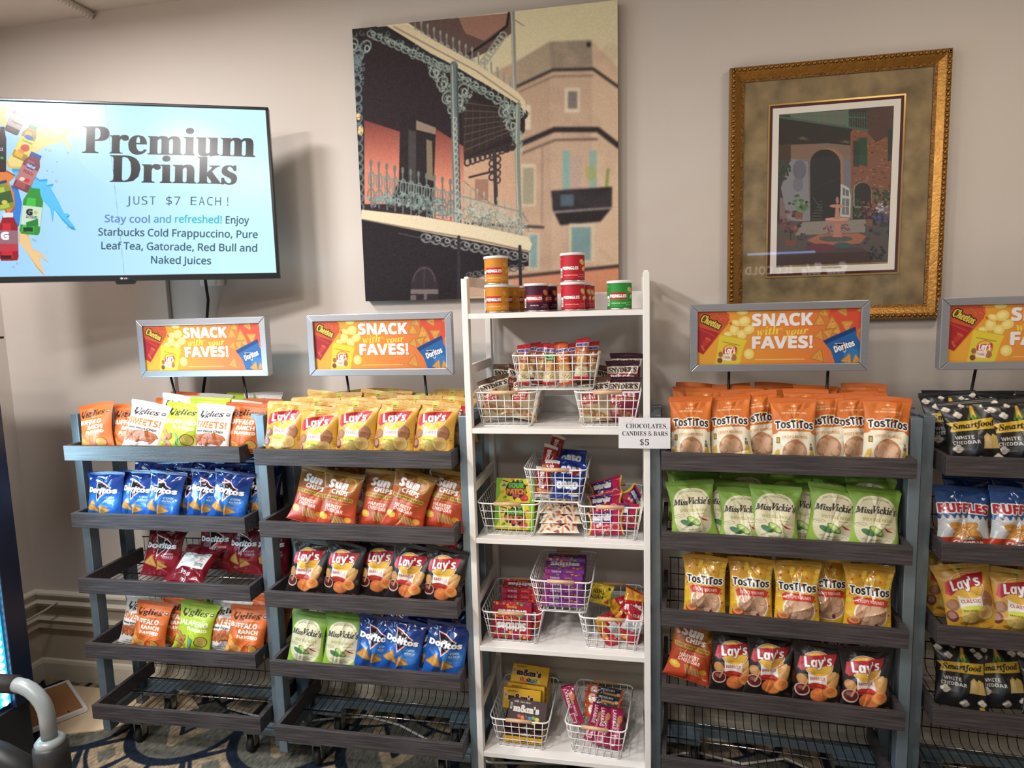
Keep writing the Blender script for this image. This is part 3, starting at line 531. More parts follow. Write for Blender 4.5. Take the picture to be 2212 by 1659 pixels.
    A.line([(150, 165), (560, 370), (950, 610)], 50, (40, 40, 42)); lacework((120, 150), (560, 350), 52, 12); lacework((590, 370), (950, 590), 56, 9)
    for cx, cy, q in ((40, 240, 1), (70, 300, 1), (110, 250, 1), (480, 380, 1), (520, 440, 1), (550, 520, 1), (575, 580, .8), (630, 480, 1), (610, 540, .8), (850, 590, 1), (890, 660, 1), (920, 720, .8), (905, 600, 1)):
        A.ring(cx, cy, 26 * q, 34 * q, 9, lace, 30); A.ring(cx + 8, cy + 10, 12, 16, 7, shade(lace, 1.3))
    for i in range(16): A.ring(66 - i * 2 + i * 4, 320 + i * 52, 20, 24, 9, (84, 104, 108), 20)
    A.ell(80, 620, 11, 20, (244, 206, 120)); A.ell(92, 695, 14, 26, (246, 200, 110))
    def curls(P, n, c, s0=9):                 # cast-iron scrollwork filling a strip
        P = np.array(P, float)
        for i in range(n):
            t = A.rs.rand() * (len(P) - 1); k = int(t); w = P[k] + (P[k + 1] - P[k]) * (t - k); x, y = w[0] + A.rs.randn() * w[2], w[1] + A.rs.randn() * w[2]
            q = A.rs.rand() * 360; A.ring(x, y, s0 * (.7 + A.rs.rand()), s0 * (.6 + A.rs.rand()), s0 * .45, shade(c, .75 + .6 * A.rs.rand()), q, 0, 230); A.ell(x + s0 * .6, y, s0 * .45, s0 * .3, shade(c, 1.2), q)
    curls([(70, 190, 22), (70, 330, 18), (60, 480, 12), (100, 1040, 12)], 60, (92, 110, 112)); curls([(450, 350, 8), (510, 430, 16), (560, 540, 14), (590, 640, 10)], 46, lace); curls([(690, 480, 6), (640, 500, 16), (610, 600, 10)], 26, lace)
    curls([(830, 570, 6), (880, 640, 16), (915, 740, 10), (930, 800, 6)], 40, lace); curls([(150, 175, 10), (560, 380, 10), (940, 610, 12)], 90, lace, 8); curls([(590, 420, 7), (596, 800, 7), (612, 1180, 7)], 60, (120, 128, 122), 7)
    # upper gallery
    A.poly([(330, 120), (890, 70), (905, 160), (780, 270), (640, 330), (520, 250)], (96, 74, 68)); A.poly([(600, 95), (880, 70), (860, 130), (740, 220), (640, 180)], (150, 108, 92)); A.line([(870, 70), (860, 140), (780, 210), (660, 290)], 12, (40, 32, 34))
    for i in range(16): x = 370 + i * 34; y = 130 + i * 18 + max(0, i - 9) * 8; A.line([(x, y - 20), (x + 6, y + 110)], 7, lace); A.ring(x + 4, y + 50, 13, 26, 6, (150, 156, 144)); A.ell(x, y - 26, 6, 14, (140, 146, 136))
    for i in range(9): A.ring(840 - i * 14, 190 + i * 20, 18, 16, 8, (150, 150, 136), 30)
    A.line([(890, 65), (905, 480), (930, 540)], 22, (130, 132, 122)); A.line([(884, 65), (900, 480)], 6, (180, 178, 160)); A.line([(905, 110), (950, 140)], 4, (110, 110, 104))
    A.poly([(220, 140), (310, 128), (700, 340), (920, 490), (960, 540), (965, 610), (930, 560), (700, 420), (400, 250)], (206, 188, 152)); A.line([(260, 145), (700, 380), (930, 540)], 7, (146, 126, 104))
    # columns
    A.line([(580, 350), (592, 700), (612, 1190)], 40, (96, 108, 106)); A.line([(572, 350), (584, 700), (602, 1190)], 7, (160, 162, 150)); A.line([(596, 350), (626, 1190)], 6, (60, 64, 66))
    for i in range(17): A.ring(588 + i * 1.6, 640 + i * 32, 9, 15, 5, (160, 166, 156), 20)
    A.line([(925, 560), (920, 800), (938, 1250)], 26, (116, 124, 116)); A.line([(918, 560), (914, 800), (930, 1250)], 6, (176, 176, 160)); A.line([(800, 800), (812, 1080)], 20, (60, 50, 50))
    for i in range(10): A.ring(660 + i * 26, 860 - i * 9, 16, 20, 8, (56, 46, 46), 20)
    for i in range(8): A.ring(790 + (i % 2) * 26, 830 + i * 18, 15, 18, 8, (60, 50, 50), 40)
    # railing
    for i in range(11):
        x = 150 + i * 42; y = 900 + i * 10; A.line([(x, y - 30), (x + 6, 1090 + i * 9)], 8, (90, 104, 102))
        A.ring(x + 4, y + 50, 15, 40, 7, (110, 126, 120)); A.ring(x + 4, y + 130 - i * 4, 17, 30, 7, (96, 110, 106)); A.ell(x, y - 36, 8, 18, (96, 110, 106)); A.ell(x - 12, y + 150 - i * 3, 9, 14, (140, 146, 134), 30)
    for i in range(9):
        x = 640 + i * 36; y = 1010 + i * 14; A.line([(x, y - 20), (x + 5, 1190 + i * 8)], 6, (140, 146, 134)); A.ring(x, y + 50, 14, 26, 6, (160, 164, 150)); A.ring(x + 8, y + 120, 15, 26, 6, (120, 128, 120)); A.ell(x, y - 26, 6, 13, (150, 154, 140)); A.ring(x - 10, y + 160, 10, 14, 5, (170, 170, 154))
    A.line([(130, 920), (480, 1000), (640, 1040), (940, 1120), (980, 1170)], 6, (120, 130, 124))
    curls([(150, 1040, 26), (400, 1070, 26), (600, 1130, 20)], 130, (104, 118, 114), 9); curls([(640, 1110, 26), (800, 1150, 26), (960, 1200, 22)], 130, (140, 144, 132), 8)
    A.poly([(105, 1108), (400, 1140), (700, 1190), (980, 1250), (1002, 1285), (990, 1330), (700, 1270), (400, 1215), (105, 1160)], (206, 190, 158)); A.line([(110, 1160), (400, 1212), (700, 1262), (990, 1326)], 8, (130, 112, 96))
    A.poly([(105, 1160), (400, 1218), (700, 1274), (985, 1332), (985, 1400), (800, 1420), (660, 1500), (640, 1590), (135, 1590)], (32, 24, 30))
    lacework((420, 1220), (980, 1330), 62, 11, (110, 112, 110)); A.line([(300, 1230), (620, 1300), (900, 1345)], 5, (70, 66, 70)); lacework((660, 1430), (960, 1380), 46, 8, (84, 82, 84))
    A.line([(618, 1250), (622, 1590)], 16, (44, 40, 46)); A.line([(938, 1300), (944, 1500)], 16, (40, 36, 42))
    A.poly([(380, 1590), (370, 1470), (420, 1400), (470, 1400), (510, 1470), (520, 1590)], (44, 34, 40)); A.rect(370, 1520, 515, 1544, (110, 96, 96)); A.rect(370, 1550, 400, 1590, (100, 88, 90)); A.rect(440, 1544, 456, 1590, (100, 88, 90)); A.line([(440, 1405), (440, 1520)], 4, (70, 58, 62)); A.ring(440, 1480, 56, 70, 6, (78, 66, 70), 0, 180, 360)
    A.blur(1); A.speck(16, 3); A.blur(1); return A
def art_courtyard():
    A = Art(31, 42, 260, (40, 34, 32), quad=[(332, 452), (1008, 393), (965, 1350), (308, 1378)])
    A.bg((36, 30, 30)); A.dim = .86
    A.poly([(340, 600), (760, 640), (760, 1090), (330, 1100)], (140, 120, 110)); A.poly([(400, 620), (750, 650), (700, 720), (400, 720)], (150, 116, 96))
    A.poly([(330, 740), (400, 720), (430, 900), (400, 960), (330, 960)], (60, 56, 50)); A.poly([(400, 720), (500, 740), (510, 1110), (380, 1100), (340, 900)], (150, 150, 158)); A.ell(450, 790, 40, 60, (106, 104, 128), 0, .8); A.ell(440, 880, 30, 44, (120, 116, 138), 0, .7); A.poly([(700, 720), (760, 740), (760, 900), (700, 920)], (130, 126, 140))
    A.poly([(750, 560), (850, 420), (1008, 393), (970, 1100), (750, 900)], (150, 90, 62))
    for i in range(150):
        x, y = 760 + A.rs.rand() * 230, 430 + A.rs.rand() * 560; A.rect(x, y, x + 16, y + 5, (70, 46, 40) if A.rs.rand() < .5 else (196, 130, 92))
    A.poly([(850, 410), (1008, 393), (1000, 560), (900, 620), (850, 560)], (70, 44, 40), .75)
    A.poly([(335, 445), (850, 410), (850, 550), (335, 470)], (46, 50, 44)); A.poly([(400, 446), (740, 424), (740, 520), (560, 500), (400, 470)], (120, 124, 108)); A.line([(335, 468), (850, 545)], 12, (66, 110, 90)); A.line([(335, 452), (840, 470)], 5, (80, 130, 108))
    for i in range(30): A.line([(440 + i * 14, 440), (440 + i * 14, 478 + i * 2)], 3, (80, 120, 100))
    A.line([(565, 430), (565, 496)], 12, (80, 136, 112)); A.line([(735, 420), (735, 520)], 12, (80, 136, 112))
    A.rect(800, 590, 848, 760, (30, 80, 50)); A.rect(765, 610, 800, 770, (44, 60, 46)); A.poly([(970, 540), (1000, 530), (990, 730), (968, 736)], (30, 60, 44))
    A.poly([(330, 560), (750, 560), (740, 620), (330, 640)], (34, 28, 28)); A.poly([(325, 640), (400, 630), (400, 740), (325, 740)], (80, 56, 44))
    for x, y in ((470, 600), (720, 620)):
        for q in range(9): a = rad(200 + q * 20); A.line([(x, y), (x + 38 * math.cos(a), y + 34 * math.sin(a) + 14)], [4, 1.5], (130, 120, 80))
    def arch(x0, x1, yt, yb, c):
        t = np.linspace(math.pi, 2 * math.pi, 20); cx = (x0 + x1) / 2; r = (x1 - x0) / 2; A.poly([(x0, yb)] + [(cx + r * math.cos(a), yt + r + r * math.sin(a)) for a in t] + [(x1, yb)], c)
    arch(540, 708, 654, 880, (176, 130, 100)); arch(512, 690, 664, 1105, (30, 26, 26)); arch(762, 872, 862, 1020, (150, 150, 120)); arch(772, 868, 866, 1010, (44, 36, 34))
    A.poly([(690, 880), (700, 876), (740, 900), (750, 950), (745, 1080), (685, 1075)], (214, 214, 206)); A.poly([(700, 960), (740, 966), (736, 1064), (696, 1060)], (120, 130, 136)); A.poly([(702, 896), (738, 916), (738, 950), (702, 944)], (110, 120, 126)); A.line([(718, 890), (716, 1066)], 3, (220, 220, 214)); A.line([(696, 1010), (740, 1014)], 3, (220, 220, 214))
    for i in range(7): A.line([(510 + i * 10, 1090 - i * 18), (580, 1090 - i * 18)], 6, (84, 84, 78))
    A.line([(530, 960), (580, 1040)], 5, (70, 90, 86)); A.line([(540, 900), (680, 840)], 3, (60, 52, 50))
    A.poly([(310, 1110), (970, 1080), (965, 1350), (308, 1378)], (96, 86, 80)); A.poly([(460, 1110), (840, 1090), (830, 1170), (420, 1190)], (160, 150, 140)); A.poly([(320, 1290), (800, 1260), (960, 1350), (310, 1376)], (86, 66, 64))
    def bush(x, y, w, h, c):
        for i in range(36):
            a = A.rs.rand() * 6.3; q = A.rs.rand() ** .5; A.ell(x + w * q * math.cos(a), y + h * q * math.sin(a), w * .17, h * .14, shade(c, .5 + A.rs.rand()))
    bush(360, 790, 36, 60, (40, 60, 40)); bush(444, 1000, 60, 55, (80, 120, 70)); bush(395, 1110, 72, 70, (110, 66, 70)); A.poly([(360, 1220), (430, 1215), (420, 1255), (370, 1256)], (140, 80, 60)); A.line([(392, 1150), (396, 1220)], 6, (60, 44, 40)); A.poly([(420, 1050), (470, 1050), (464, 1090), (430, 1090)], (150, 90, 66))
    bush(840, 1030, 44, 60, (110, 60, 66)); bush(790, 1020, 30, 60, (60, 84, 56)); bush(930, 950, 50, 60, (60, 90, 60)); bush(930, 1030, 44, 36, (170, 170, 186)); bush(910, 1120, 80, 70, (60, 64, 70)); bush(930, 1080, 50, 30, (70, 70, 120)); bush(615, 1150, 28, 26, (140, 80, 84)); bush(716, 1146, 28, 24, (150, 84, 90)); bush(470, 1200, 36, 22, (70, 60, 76)); bush(800, 1220, 60, 36, (70, 56, 80)); bush(900, 1300, 50, 50, (46, 46, 50)); bush(560, 1240, 70, 18, (60, 66, 56))
    A.poly([(490, 1220), (560, 1185), (790, 1175), (840, 1195), (800, 1240), (560, 1250)], (190, 116, 84)); A.ell(660, 1210, 100, 18, (90, 96, 96))
    A.poly([(640, 1200), (700, 1200), (684, 1150), (688, 1115), (650, 1115), (654, 1150)], (214, 140, 120)); A.ell(668, 1100, 72, 17, (206, 130, 112)); A.ell(668, 1090, 72, 10, (232, 170, 150)); A.poly([(652, 1090), (686, 1090), (680, 1020), (660, 1020)], (214, 146, 126)); A.ell(670, 1010, 46, 11, (220, 150, 130)); A.ell(670, 975, 9, 22, (206, 136, 118))
    A.ell(570, 1266, 90, 26, (120, 50, 66)); A.ell(700, 1250, 50, 18, (66, 96, 96)); A.rect(840, 1090, 876, 1130, (150, 92, 70))
    A.speck(14, 2); return A
def art_poster():
    A = Art(45, 14.7, 330, (234, 150, 50), quad=[(288, 247), (1990, 240), (1982, 795), (282, 795)])
    A.bg(hgrad((238, 166, 44), (226, 112, 52), 500, 1700)); A.ell(1880, 330, 220, 170, (222, 60, 44), 10, .75); A.ell(360, 330, 160, 120, (222, 110, 44), 0, .6)
    # crunchy-curl bag
    A.poly([(285, 250), (600, 250), (620, 370), (350, 690), (285, 660)], (206, 84, 40)); A.poly([(285, 400), (520, 470), (345, 690), (285, 660)], (176, 34, 42)); A.line([(300, 420), (470, 500)], 14, (200, 60, 50)); A.ell(380, 560, 60, 26, (206, 60, 44), -50, .8)
    for x, y, q in ((480, 270, 40), (520, 300, 60), (570, 320, 20), (610, 280, 80), (640, 370, 30), (330, 600, 60), (380, 520, 30)): A.line([(x, y), (x + 50 * math.cos(rad(q)), y + 50 * math.sin(rad(q)))], 24, (206, 70, 40)); A.line([(x, y), (x + 46 * math.cos(rad(q)), y + 46 * math.sin(rad(q)))], 9, (230, 110, 60))
    A.text('Cheetos', 434, 356, 76, (244, 210, 70), w=220, f='i', rot=24, fat=3, out=(40, 24, 20), ow=9)
    def chip(x, y, a, b, q): A.ell(x, y + 5, a, b, (200, 150, 40), q); A.ell(x, y, a, b, (240, 214, 110), q); A.ell(x - 5, y - 5, a * .6, b * .55, (248, 230, 140), q)
    for c in ((765, 262, 60, 26, 0), (785, 355, 64, 50, -15), (680, 440, 50, 58, 0), (835, 440, 60, 46, -20), (700, 370, 50, 30, 20), (610, 490, 44, 34, 0), (760, 490, 50, 50, 0), (835, 690, 54, 54, -20)): chip(*c)
    A.poly([(525, 480), (600, 505), (700, 520), (818, 540), (780, 620), (735, 795), (475, 795), (500, 640)], (232, 206, 50)); A.line([(525, 486), (816, 545)], 8, (206, 176, 40)); A.line([(556, 560), (740, 600)], 6, (120, 106, 40))
    A.ell(636, 655, 78, 66, (200, 60, 50)); A.ell(636, 655, 70, 60, (240, 196, 70)); A.poly([(560, 690), (575, 630), (708, 620), (696, 672)], (196, 30, 46)); A.text("Lay's", 634, 650, 56, (255, 255, 255), w=110, f='bi', rot=-3, fat=2); A.ell(534, 690, 24, 28, (160, 100, 70)); A.ell(526, 754, 28, 28, (130, 66, 56)); A.ell(676, 726, 30, 34, (176, 110, 76)); A.poly([(566, 684), (660, 700), (640, 760), (550, 746)], (240, 232, 220)); A.text('CLASSIC', 604, 722, 22, (190, 50, 60), w=76, rot=8)
    for s, y in (('SNACK', 343), ('FAVES!', 574)):
        A.text(s, 1190, y + 7, 118, (206, 110, 40), w=622, f='b', fat=5); A.text(s, 1184, y, 118, (240, 236, 240), w=622, f='b', fat=5)
    A.text('with', 1030, 456, 84, (244, 222, 70), w=230, f='i', rot=-4, fat=.6); A.text('your', 1330, 462, 70, (244, 222, 70), w=250, f='i', rot=-4, fat=.6); A.line([(1120, 470), (1170, 430), (1190, 450)], 5, (244, 222, 70)); A.line([(1300, 480), (1270, 540), (1215, 560), (1210, 530), (1300, 490)], 5, (244, 222, 70))
    A.rect(900, 744, 1420, 752, (244, 200, 110))
    for x, y, s, q in ((1610, 280, 60, 10), (1810, 268, 60, 30), (1570, 370, 66, 0), (1700, 400, 76, -4), (1850, 410, 66, 60), (1570, 510, 56, 20), (1660, 490, 60, 50), (1750, 470, 50, 10), (1560, 720, 74, 16), (1975, 260, 30, 0), (1980, 470, 30, 0)): corn_tri(A, x, y, s, q, (222, 150, 60))
    A.poly([(1606, 566), (1700, 520), (1935, 428), (1950, 520), (1990, 600), (1990, 795), (1734, 795), (1690, 670)], (30, 96, 170)); A.poly([(1606, 566), (1935, 428), (1940, 470), (1640, 600)], (24, 60, 120)); A.ell(1900, 700, 80, 60, (50, 140, 206), 0, .5)
    A.poly([(1724, 590), (1880, 590), (1830, 690)], (240, 230, 226)); A.poly([(1736, 596), (1868, 596), (1828, 678)], (24, 22, 30)); A.text('Doritos', 1824, 622, 62, (250, 250, 252), w=210, f='b', rot=-19, fat=2, out=(20, 40, 90), ow=5); corn_tri(A, 1860, 760, 60, 20); corn_tri(A, 1950, 760, 50, -10)
    return A
def art_carpet():
    A = Art(520, 180, 1250, (26, 36, 52))     # centimetres: x from -2.60 m, y from the wall
    bg, gy = (166, 144, 116), (104, 102, 92)
    def cell(cx, cy, r0, r1, a0, a1):
        t = np.radians(np.linspace(a0, a1, 6)); o = np.c_[cx + r1 * np.cos(t), cy + r1 * np.sin(t)]; i = np.c_[cx + r0 * np.cos(t[::-1]), cy + r0 * np.sin(t[::-1])]
        P = np.r_[o, i]; A.poly(P, bg); m = P.mean(0); A.poly(m + (P - m) * .5, gy)
    k = 0
    for cy in np.arange(21 + 43 * 4, -70, -43):
        for cx in np.arange(-34 + (21 if k % 2 else 0), 570, 42):
            A.ell(cx, cy, 35, 35, (26, 36, 52))
            for q in range(12): cell(cx, cy, 22.5, 33.5, q * 30 + 2.5, q * 30 + 27.5)
        for cx in np.arange(-34 + (21 if k % 2 else 0), 570, 42):
            A.ell(cx, cy, 21, 21, (26, 36, 52)); A.ell(cx, cy, 18.8, 18.8, gy); A.line([(cx - 12, cy - 10), (cx, cy + 10), (cx + 13, cy - 8)], 4.5, bg); A.line([(cx - 10, cy - 12), (cx, cy + 5.5), (cx + 10, cy - 11)], 1.6, (26, 36, 52))
        k += 1
    return A
# ------------------------------------------------------------------ materials
def lin(c): return tuple(((v / 255) / 12.92 if v / 255 <= .04045 else ((v / 255 + .055) / 1.055) ** 2.4) for v in c) + (1,)
def mat(name, rgb, rough=.6, metal=0, noise=None, bump=None, emit=None, spec=.5, attr=False, coat=0, alpha=None):
    m = bpy.data.materials.new(name); m.use_nodes = True; nt = m.node_tree; b = nt.nodes['Principled BSDF']
    b.inputs['Base Color'].default_value = lin(rgb); b.inputs['Roughness'].default_value = rough; b.inputs['Metallic'].default_value = metal
    b.inputs['Specular IOR Level'].default_value = spec
    if coat: b.inputs['Coat Weight'].default_value = coat; b.inputs['Coat Roughness'].default_value = .12
    src = None
    if attr:
        a = nt.nodes.new('ShaderNodeAttribute'); a.attribute_name = 'print'; src = a.outputs['Color']
    tc = nt.nodes.new('ShaderNodeTexCoord')
    if noise:      # (scale xyz, amount, detail)
        mp = nt.nodes.new('ShaderNodeMapping'); mp.inputs['Scale'].default_value = noise[0]; nt.links.new(tc.outputs['Object'], mp.inputs[0])
        n = nt.nodes.new('ShaderNodeTexNoise'); n.inputs['Scale'].default_value = 1; n.inputs['Detail'].default_value = noise[2]; nt.links.new(mp.outputs[0], n.inputs['Vector'])
        r = nt.nodes.new('ShaderNodeMapRange'); r.inputs['From Min'].default_value = .3; r.inputs['From Max'].default_value = .7; r.inputs['To Min'].default_value = 1 - noise[1]; r.inputs['To Max'].default_value = 1 + noise[1]; nt.links.new(n.outputs['Fac'], r.inputs['Value'])
        x = nt.nodes.new('ShaderNodeMix'); x.data_type = 'RGBA'; x.blend_type = 'MULTIPLY'; x.inputs['Factor'].default_value = 1
        if src: nt.links.new(src, x.inputs['A'])
        else: x.inputs['A'].default_value = lin(rgb)
        nt.links.new(r.outputs[0], x.inputs['B']); src = x.outputs['Result']
    if src: nt.links.new(src, b.inputs['Base Color'])
    if bump:       # (scale, strength)
        n2 = nt.nodes.new('ShaderNodeTexNoise'); n2.inputs['Scale'].default_value = bump[0]; n2.inputs['Detail'].default_value = 3; nt.links.new(tc.outputs['Object'], n2.inputs['Vector'])
        bp = nt.nodes.new('ShaderNodeBump'); bp.inputs['Strength'].default_value = bump[1]; bp.inputs['Distance'].default_value = .004; nt.links.new(n2.outputs['Fac'], bp.inputs['Height']); nt.links.new(bp.outputs[0], b.inputs['Normal'])
    if emit:
        if attr: nt.links.new(src, b.inputs['Emission Color'])
        else: b.inputs['Emission Color'].default_value = lin(emit[0])
        b.inputs['Emission Strength'].default_value = emit[1]
    return m
M = {
 'wall': mat('painted_wall', (206, 196, 188), .7, noise=((1.4, 1.4, .6), .03, 2), bump=(90, .05)),
 'wall_low': mat('painted_wainscot', (198, 186, 168), .65, bump=(80, .05)),
 'ceiling': mat('ceiling_paint', (214, 204, 194), .8, bump=(60, .08)),
 'trim': mat('trim_paint', (214, 206, 190), .42),
 'carpet': mat('patterned_carpet', (120, 110, 100), .95, noise=((90, 34, 90), .42, 4), bump=(420, .9), attr=True, spec=.1),
 'wood': mat('dark_grey_oak', (62, 56, 58), .55, noise=((7, 130, 190), .6, 6), bump=(160, .2)),
 'steel': mat('cool_lit_steel', (124, 140, 152), .38, metal=.55, noise=((30, 30, 30), .06, 2)),  # grey metal; the blue of reflected cool light is put into its colour
 'wire': mat('black_wire', (28, 28, 30), .4, metal=.3), 'chrome': mat('chrome_rod', (200, 200, 204), .2, metal=1),
 'rubber': mat('black_rubber', (24, 24, 26), .6), 'zinc': mat('zinc_plate', (170, 172, 170), .3, metal=.9),
 'alu': mat('brushed_aluminium', (176, 178, 184), .34, metal=.75, noise=((4, 4, 200), .05, 2)),
 'white': mat('white_laminate', (232, 228, 224), .45), 'whitemetal': mat('white_wire', (236, 234, 232), .35),
 'dowel': mat('pale_wood', (206, 168, 132), .55, noise=((60, 8, 60), .12, 3)), 'paper': mat('white_card', (238, 236, 240), .5),
 'ink': mat('black_ink', (30, 28, 30), .7), 'black': mat('black_plastic', (18, 18, 22), .25), 'greyplastic': mat('grey_plastic', (124, 132, 134), .35), 'softblack': mat('soft_black_plastic', (26, 27, 30), .5),
 'bag': mat('printed_film', (200, 200, 200), .36, attr=True, bump=(34, .16)), 'foil': mat('glossy_printed_foil', (200, 200, 200), .2, attr=True, bump=(40, .3), coat=.25),
 'kraft': mat('matt_printed_film', (200, 200, 200), .5, attr=True, bump=(30, .14)), 'box': mat('printed_carton', (200, 200, 200), .45, attr=True, spec=.3),
 'canvas': mat('printed_canvas', (150, 140, 120), .75, attr=True, bump=(700, .1), spec=.25), 'canvas_edge': mat('canvas_edge', (70, 60, 56), .8),
 'print': mat('art_print', (120, 110, 100), .6, attr=True), 'poster': mat('poster_paper', (230, 150, 50), .35, attr=True),
 'screen': mat('lit_screen', (8, 8, 10), .06, attr=False), 'gold': mat('antique_gold', (160, 116, 56), .34, metal=.8, noise=((40, 40, 40), .16, 4), bump=(120, .25)),
 'gold_dark': mat('carved_gold', (134, 94, 46), .4, metal=.75, noise=((160, 160, 160), .5, 3), bump=(190, 1.0)),
 'mat_board': mat('mottled_olive_mat', (138, 118, 84), .85, noise=((16, 16, 16), .42, 6)), 'maroon': mat('maroon_mat', (76, 22, 28), .8), 'ivory': mat('ivory_mat', (232, 226, 216), .8), 'fillet': mat('bright_gold_fillet', (220, 184, 110), .25, metal=.9),
 'cardboard': mat('brown_cardboard', (172, 124, 80), .85, noise=((6, 6, 6), .05, 2)), 'beigeboard': mat('beige_cardboard', (206, 184, 152), .85, noise=((9, 9, 9), .06, 3)), 'navy': mat('navy_cooler_paint', (16, 26, 48), .4), 'cord': mat('white_cord', (196, 192, 184), .5), 'tan': mat('tan_handle', (196, 156, 124), .5),
 'led': mat('led_emitter', (220, 250, 255), .4, emit=((170, 230, 255), 14)), 'ledbar': mat('led_bar_glow', (60, 170, 210), .4, emit=((40, 150, 200), 1.4)),
 'canlid': mat('clear_lid', (226, 222, 220), .25), 'tin': mat('tin_rim', (206, 204, 204), .25, metal=.9),
}
M['signlit'] = mat('lit_sign', (10, 10, 10), .4, attr=True, emit=((255, 255, 255), 3.2)); M['tube'] = mat('light_tube', (200, 220, 255), .4, emit=((150, 190, 255), 7))
# the screen gives off its own picture; glossy glass in front
def _screen():
    m = M['screen']; nt = m.node_tree; b = nt.nodes['Principled BSDF']
    a = nt.nodes.new('ShaderNodeAttribute'); a.attribute_name = 'print'; nt.links.new(a.outputs['Color'], b.inputs['Emission Color'])
    b.inputs['Emission Strength'].default_value = 1.05; b.inputs['Roughness'].default_value = .2; b.inputs['Specular IOR Level'].default_value = .4
_screen()
def _glass():
    m = bpy.data.materials.new('picture_glass'); m.use_nodes = True; nt = m.node_tree; nt.nodes.clear()
    o = nt.nodes.new('ShaderNodeOutputMaterial'); t = nt.nodes.new('ShaderNodeBsdfTransparent'); g = nt.nodes.new('ShaderNodeBsdfGlossy'); g.inputs['Roughness'].default_value = .02
    x = nt.nodes.new('ShaderNodeMixShader'); x.inputs[0].default_value = .06
    nt.links.new(t.outputs[0], x.inputs[1]); nt.links.new(g.outputs[0], x.inputs[2]); nt.links.new(x.outputs[0], o.inputs[0]); return m
M['glass'] = _glass()
# ------------------------------------------------------------------ mesh helpers
class MB:
    def __init__(s): s.v = []; s.f = []; s.smooth = False
    def add(s, v, f):
        n = len(s.v); s.v += [tuple(p) for p in v]; s.f += [tuple(i + n for i in q) for q in f]; return s
    def box(s, x0, y0, z0, x1, y1, z1):
        return s.add([(x0, y0, z0), (x1, y0, z0), (x1, y1, z0), (x0, y1, z0), (x0, y0, z1), (x1, y0, z1), (x1, y1, z1), (x0, y1, z1)],
                     [(0, 3, 2, 1), (4, 5, 6, 7), (0, 1, 5, 4), (1, 2, 6, 5), (2, 3, 7, 6), (3, 0, 4, 7)])
    def prism(s, poly, axis, a, b):
        """closed outline extruded along an axis between a and b"""
        def P(p, t): return {'x': (t, p[0], p[1]), 'y': (p[0], t, p[1]), 'z': (p[0], p[1], t)}[axis]
        n = len(poly); v = [P(p, a) for p in poly] + [P(p, b) for p in poly]
        return s.add(v, [tuple(range(n))[::-1], tuple(range(n, 2 * n))] + [(i, (i + 1) % n, n + (i + 1) % n, n + i) for i in range(n)])
    def tube(s, pts, r, n=6, caps=True):
        pts = [Vector(p) for p in pts]; rings = []; m = len(pts)
        d0 = (pts[1] - pts[0]).normalized(); up = Vector((0, 0, 1)) if abs(d0.z) < .9 else Vector((1, 0, 0))
        a = d0.cross(up).normalized()
        rr = r if hasattr(r, '__len__') else [r] * m
        for i, p in enumerate(pts):
            d = ((pts[i] - pts[i - 1]).normalized() if i else d0) + ((pts[i + 1] - pts[i]).normalized() if i < m - 1 else Vector())
            d = d.normalized() if d.length > 1e-6 else d0
            a = (a - d * a.dot(d)).normalized(); b = d.cross(a)
            rings.append([p + (a * math.cos(2 * math.pi * k / n) + b * math.sin(2 * math.pi * k / n)) * rr[i] for k in range(n)])
        f = [(i * n + k, i * n + (k + 1) % n, (i + 1) * n + (k + 1) % n, (i + 1) * n + k) for i in range(m - 1) for k in range(n)]
        if caps: f += [tuple(range(n))[::-1], tuple(range((m - 1) * n, m * n))]
        return s.add([q for R in rings for q in R], f)
    def lathe(s, prof, n=32, cx=0, cy=0):
        v = [(cx + r * math.cos(2 * math.pi * k / n), cy + r * math.sin(2 * math.pi * k / n), z) for r, z in prof for k in range(n)]
        f = [(i * n + k, i * n + (k + 1) % n, (i + 1) * n + (k + 1) % n, (i + 1) * n + k) for i in range(len(prof) - 1) for k in range(n)]
        return s.add(v, f + [tuple(range(n))[::-1], tuple(range((len(prof) - 1) * n, len(prof) * n))])
    def build(s, name, m, parent=None, bevel=0, smooth=False):
        me = bpy.data.meshes.new(name); me.from_pydata(s.v, [], s.f); me.update()
        if smooth or s.smooth: me.shade_smooth()
        o = bpy.data.objects.new(name, me); COL.objects.link(o); me.materials.append(M[m] if isinstance(m, str) else m)
        if parent: o.parent = parent
        if bevel:
            b = o.modifiers.new('bevel', 'BEVEL'); b.width = bevel; b.segments = 2; b.limit_method = 'ANGLE'
        return o
def mesh_grid(name, V, C, m, smooth=True):
    """V: (ny, nx, 3) points, C: (ny, nx, 3) linear colours -> mesh"""
    ny, nx = V.shape[:2]; me = bpy.data.meshes.new(name)
    i = np.arange(ny * nx).reshape(ny, nx); q = np.stack([i[:-1, :-1], i[1:, :-1], i[1:, 1:], i[:-1, 1:]], -1).reshape(-1, 4)
    return raw_mesh(me, V.reshape(-1, 3), q, C.reshape(-1, 3), m, smooth)
def raw_mesh(me, V, Q, C, m, smooth=True):
    me.vertices.add(len(V)); me.vertices.foreach_set('co', np.asarray(V, np.float32).ravel())
    me.loops.add(len(Q) * 4); me.loops.foreach_set('vertex_index', np.asarray(Q, np.int32).ravel())
    me.polygons.add(len(Q)); me.polygons.foreach_set('loop_start', np.arange(0, len(Q) * 4, 4, dtype=np.int32))
    if C is not None:
        a = me.color_attributes.new('print', 'FLOAT_COLOR', 'POINT'); a.data.foreach_set('color', np.c_[C, np.ones(len(C))].astype(np.float32).ravel())
    me.update(calc_edges=True); me.validate()
    if smooth: me.shade_smooth()
    me.materials.append(M[m]); return me
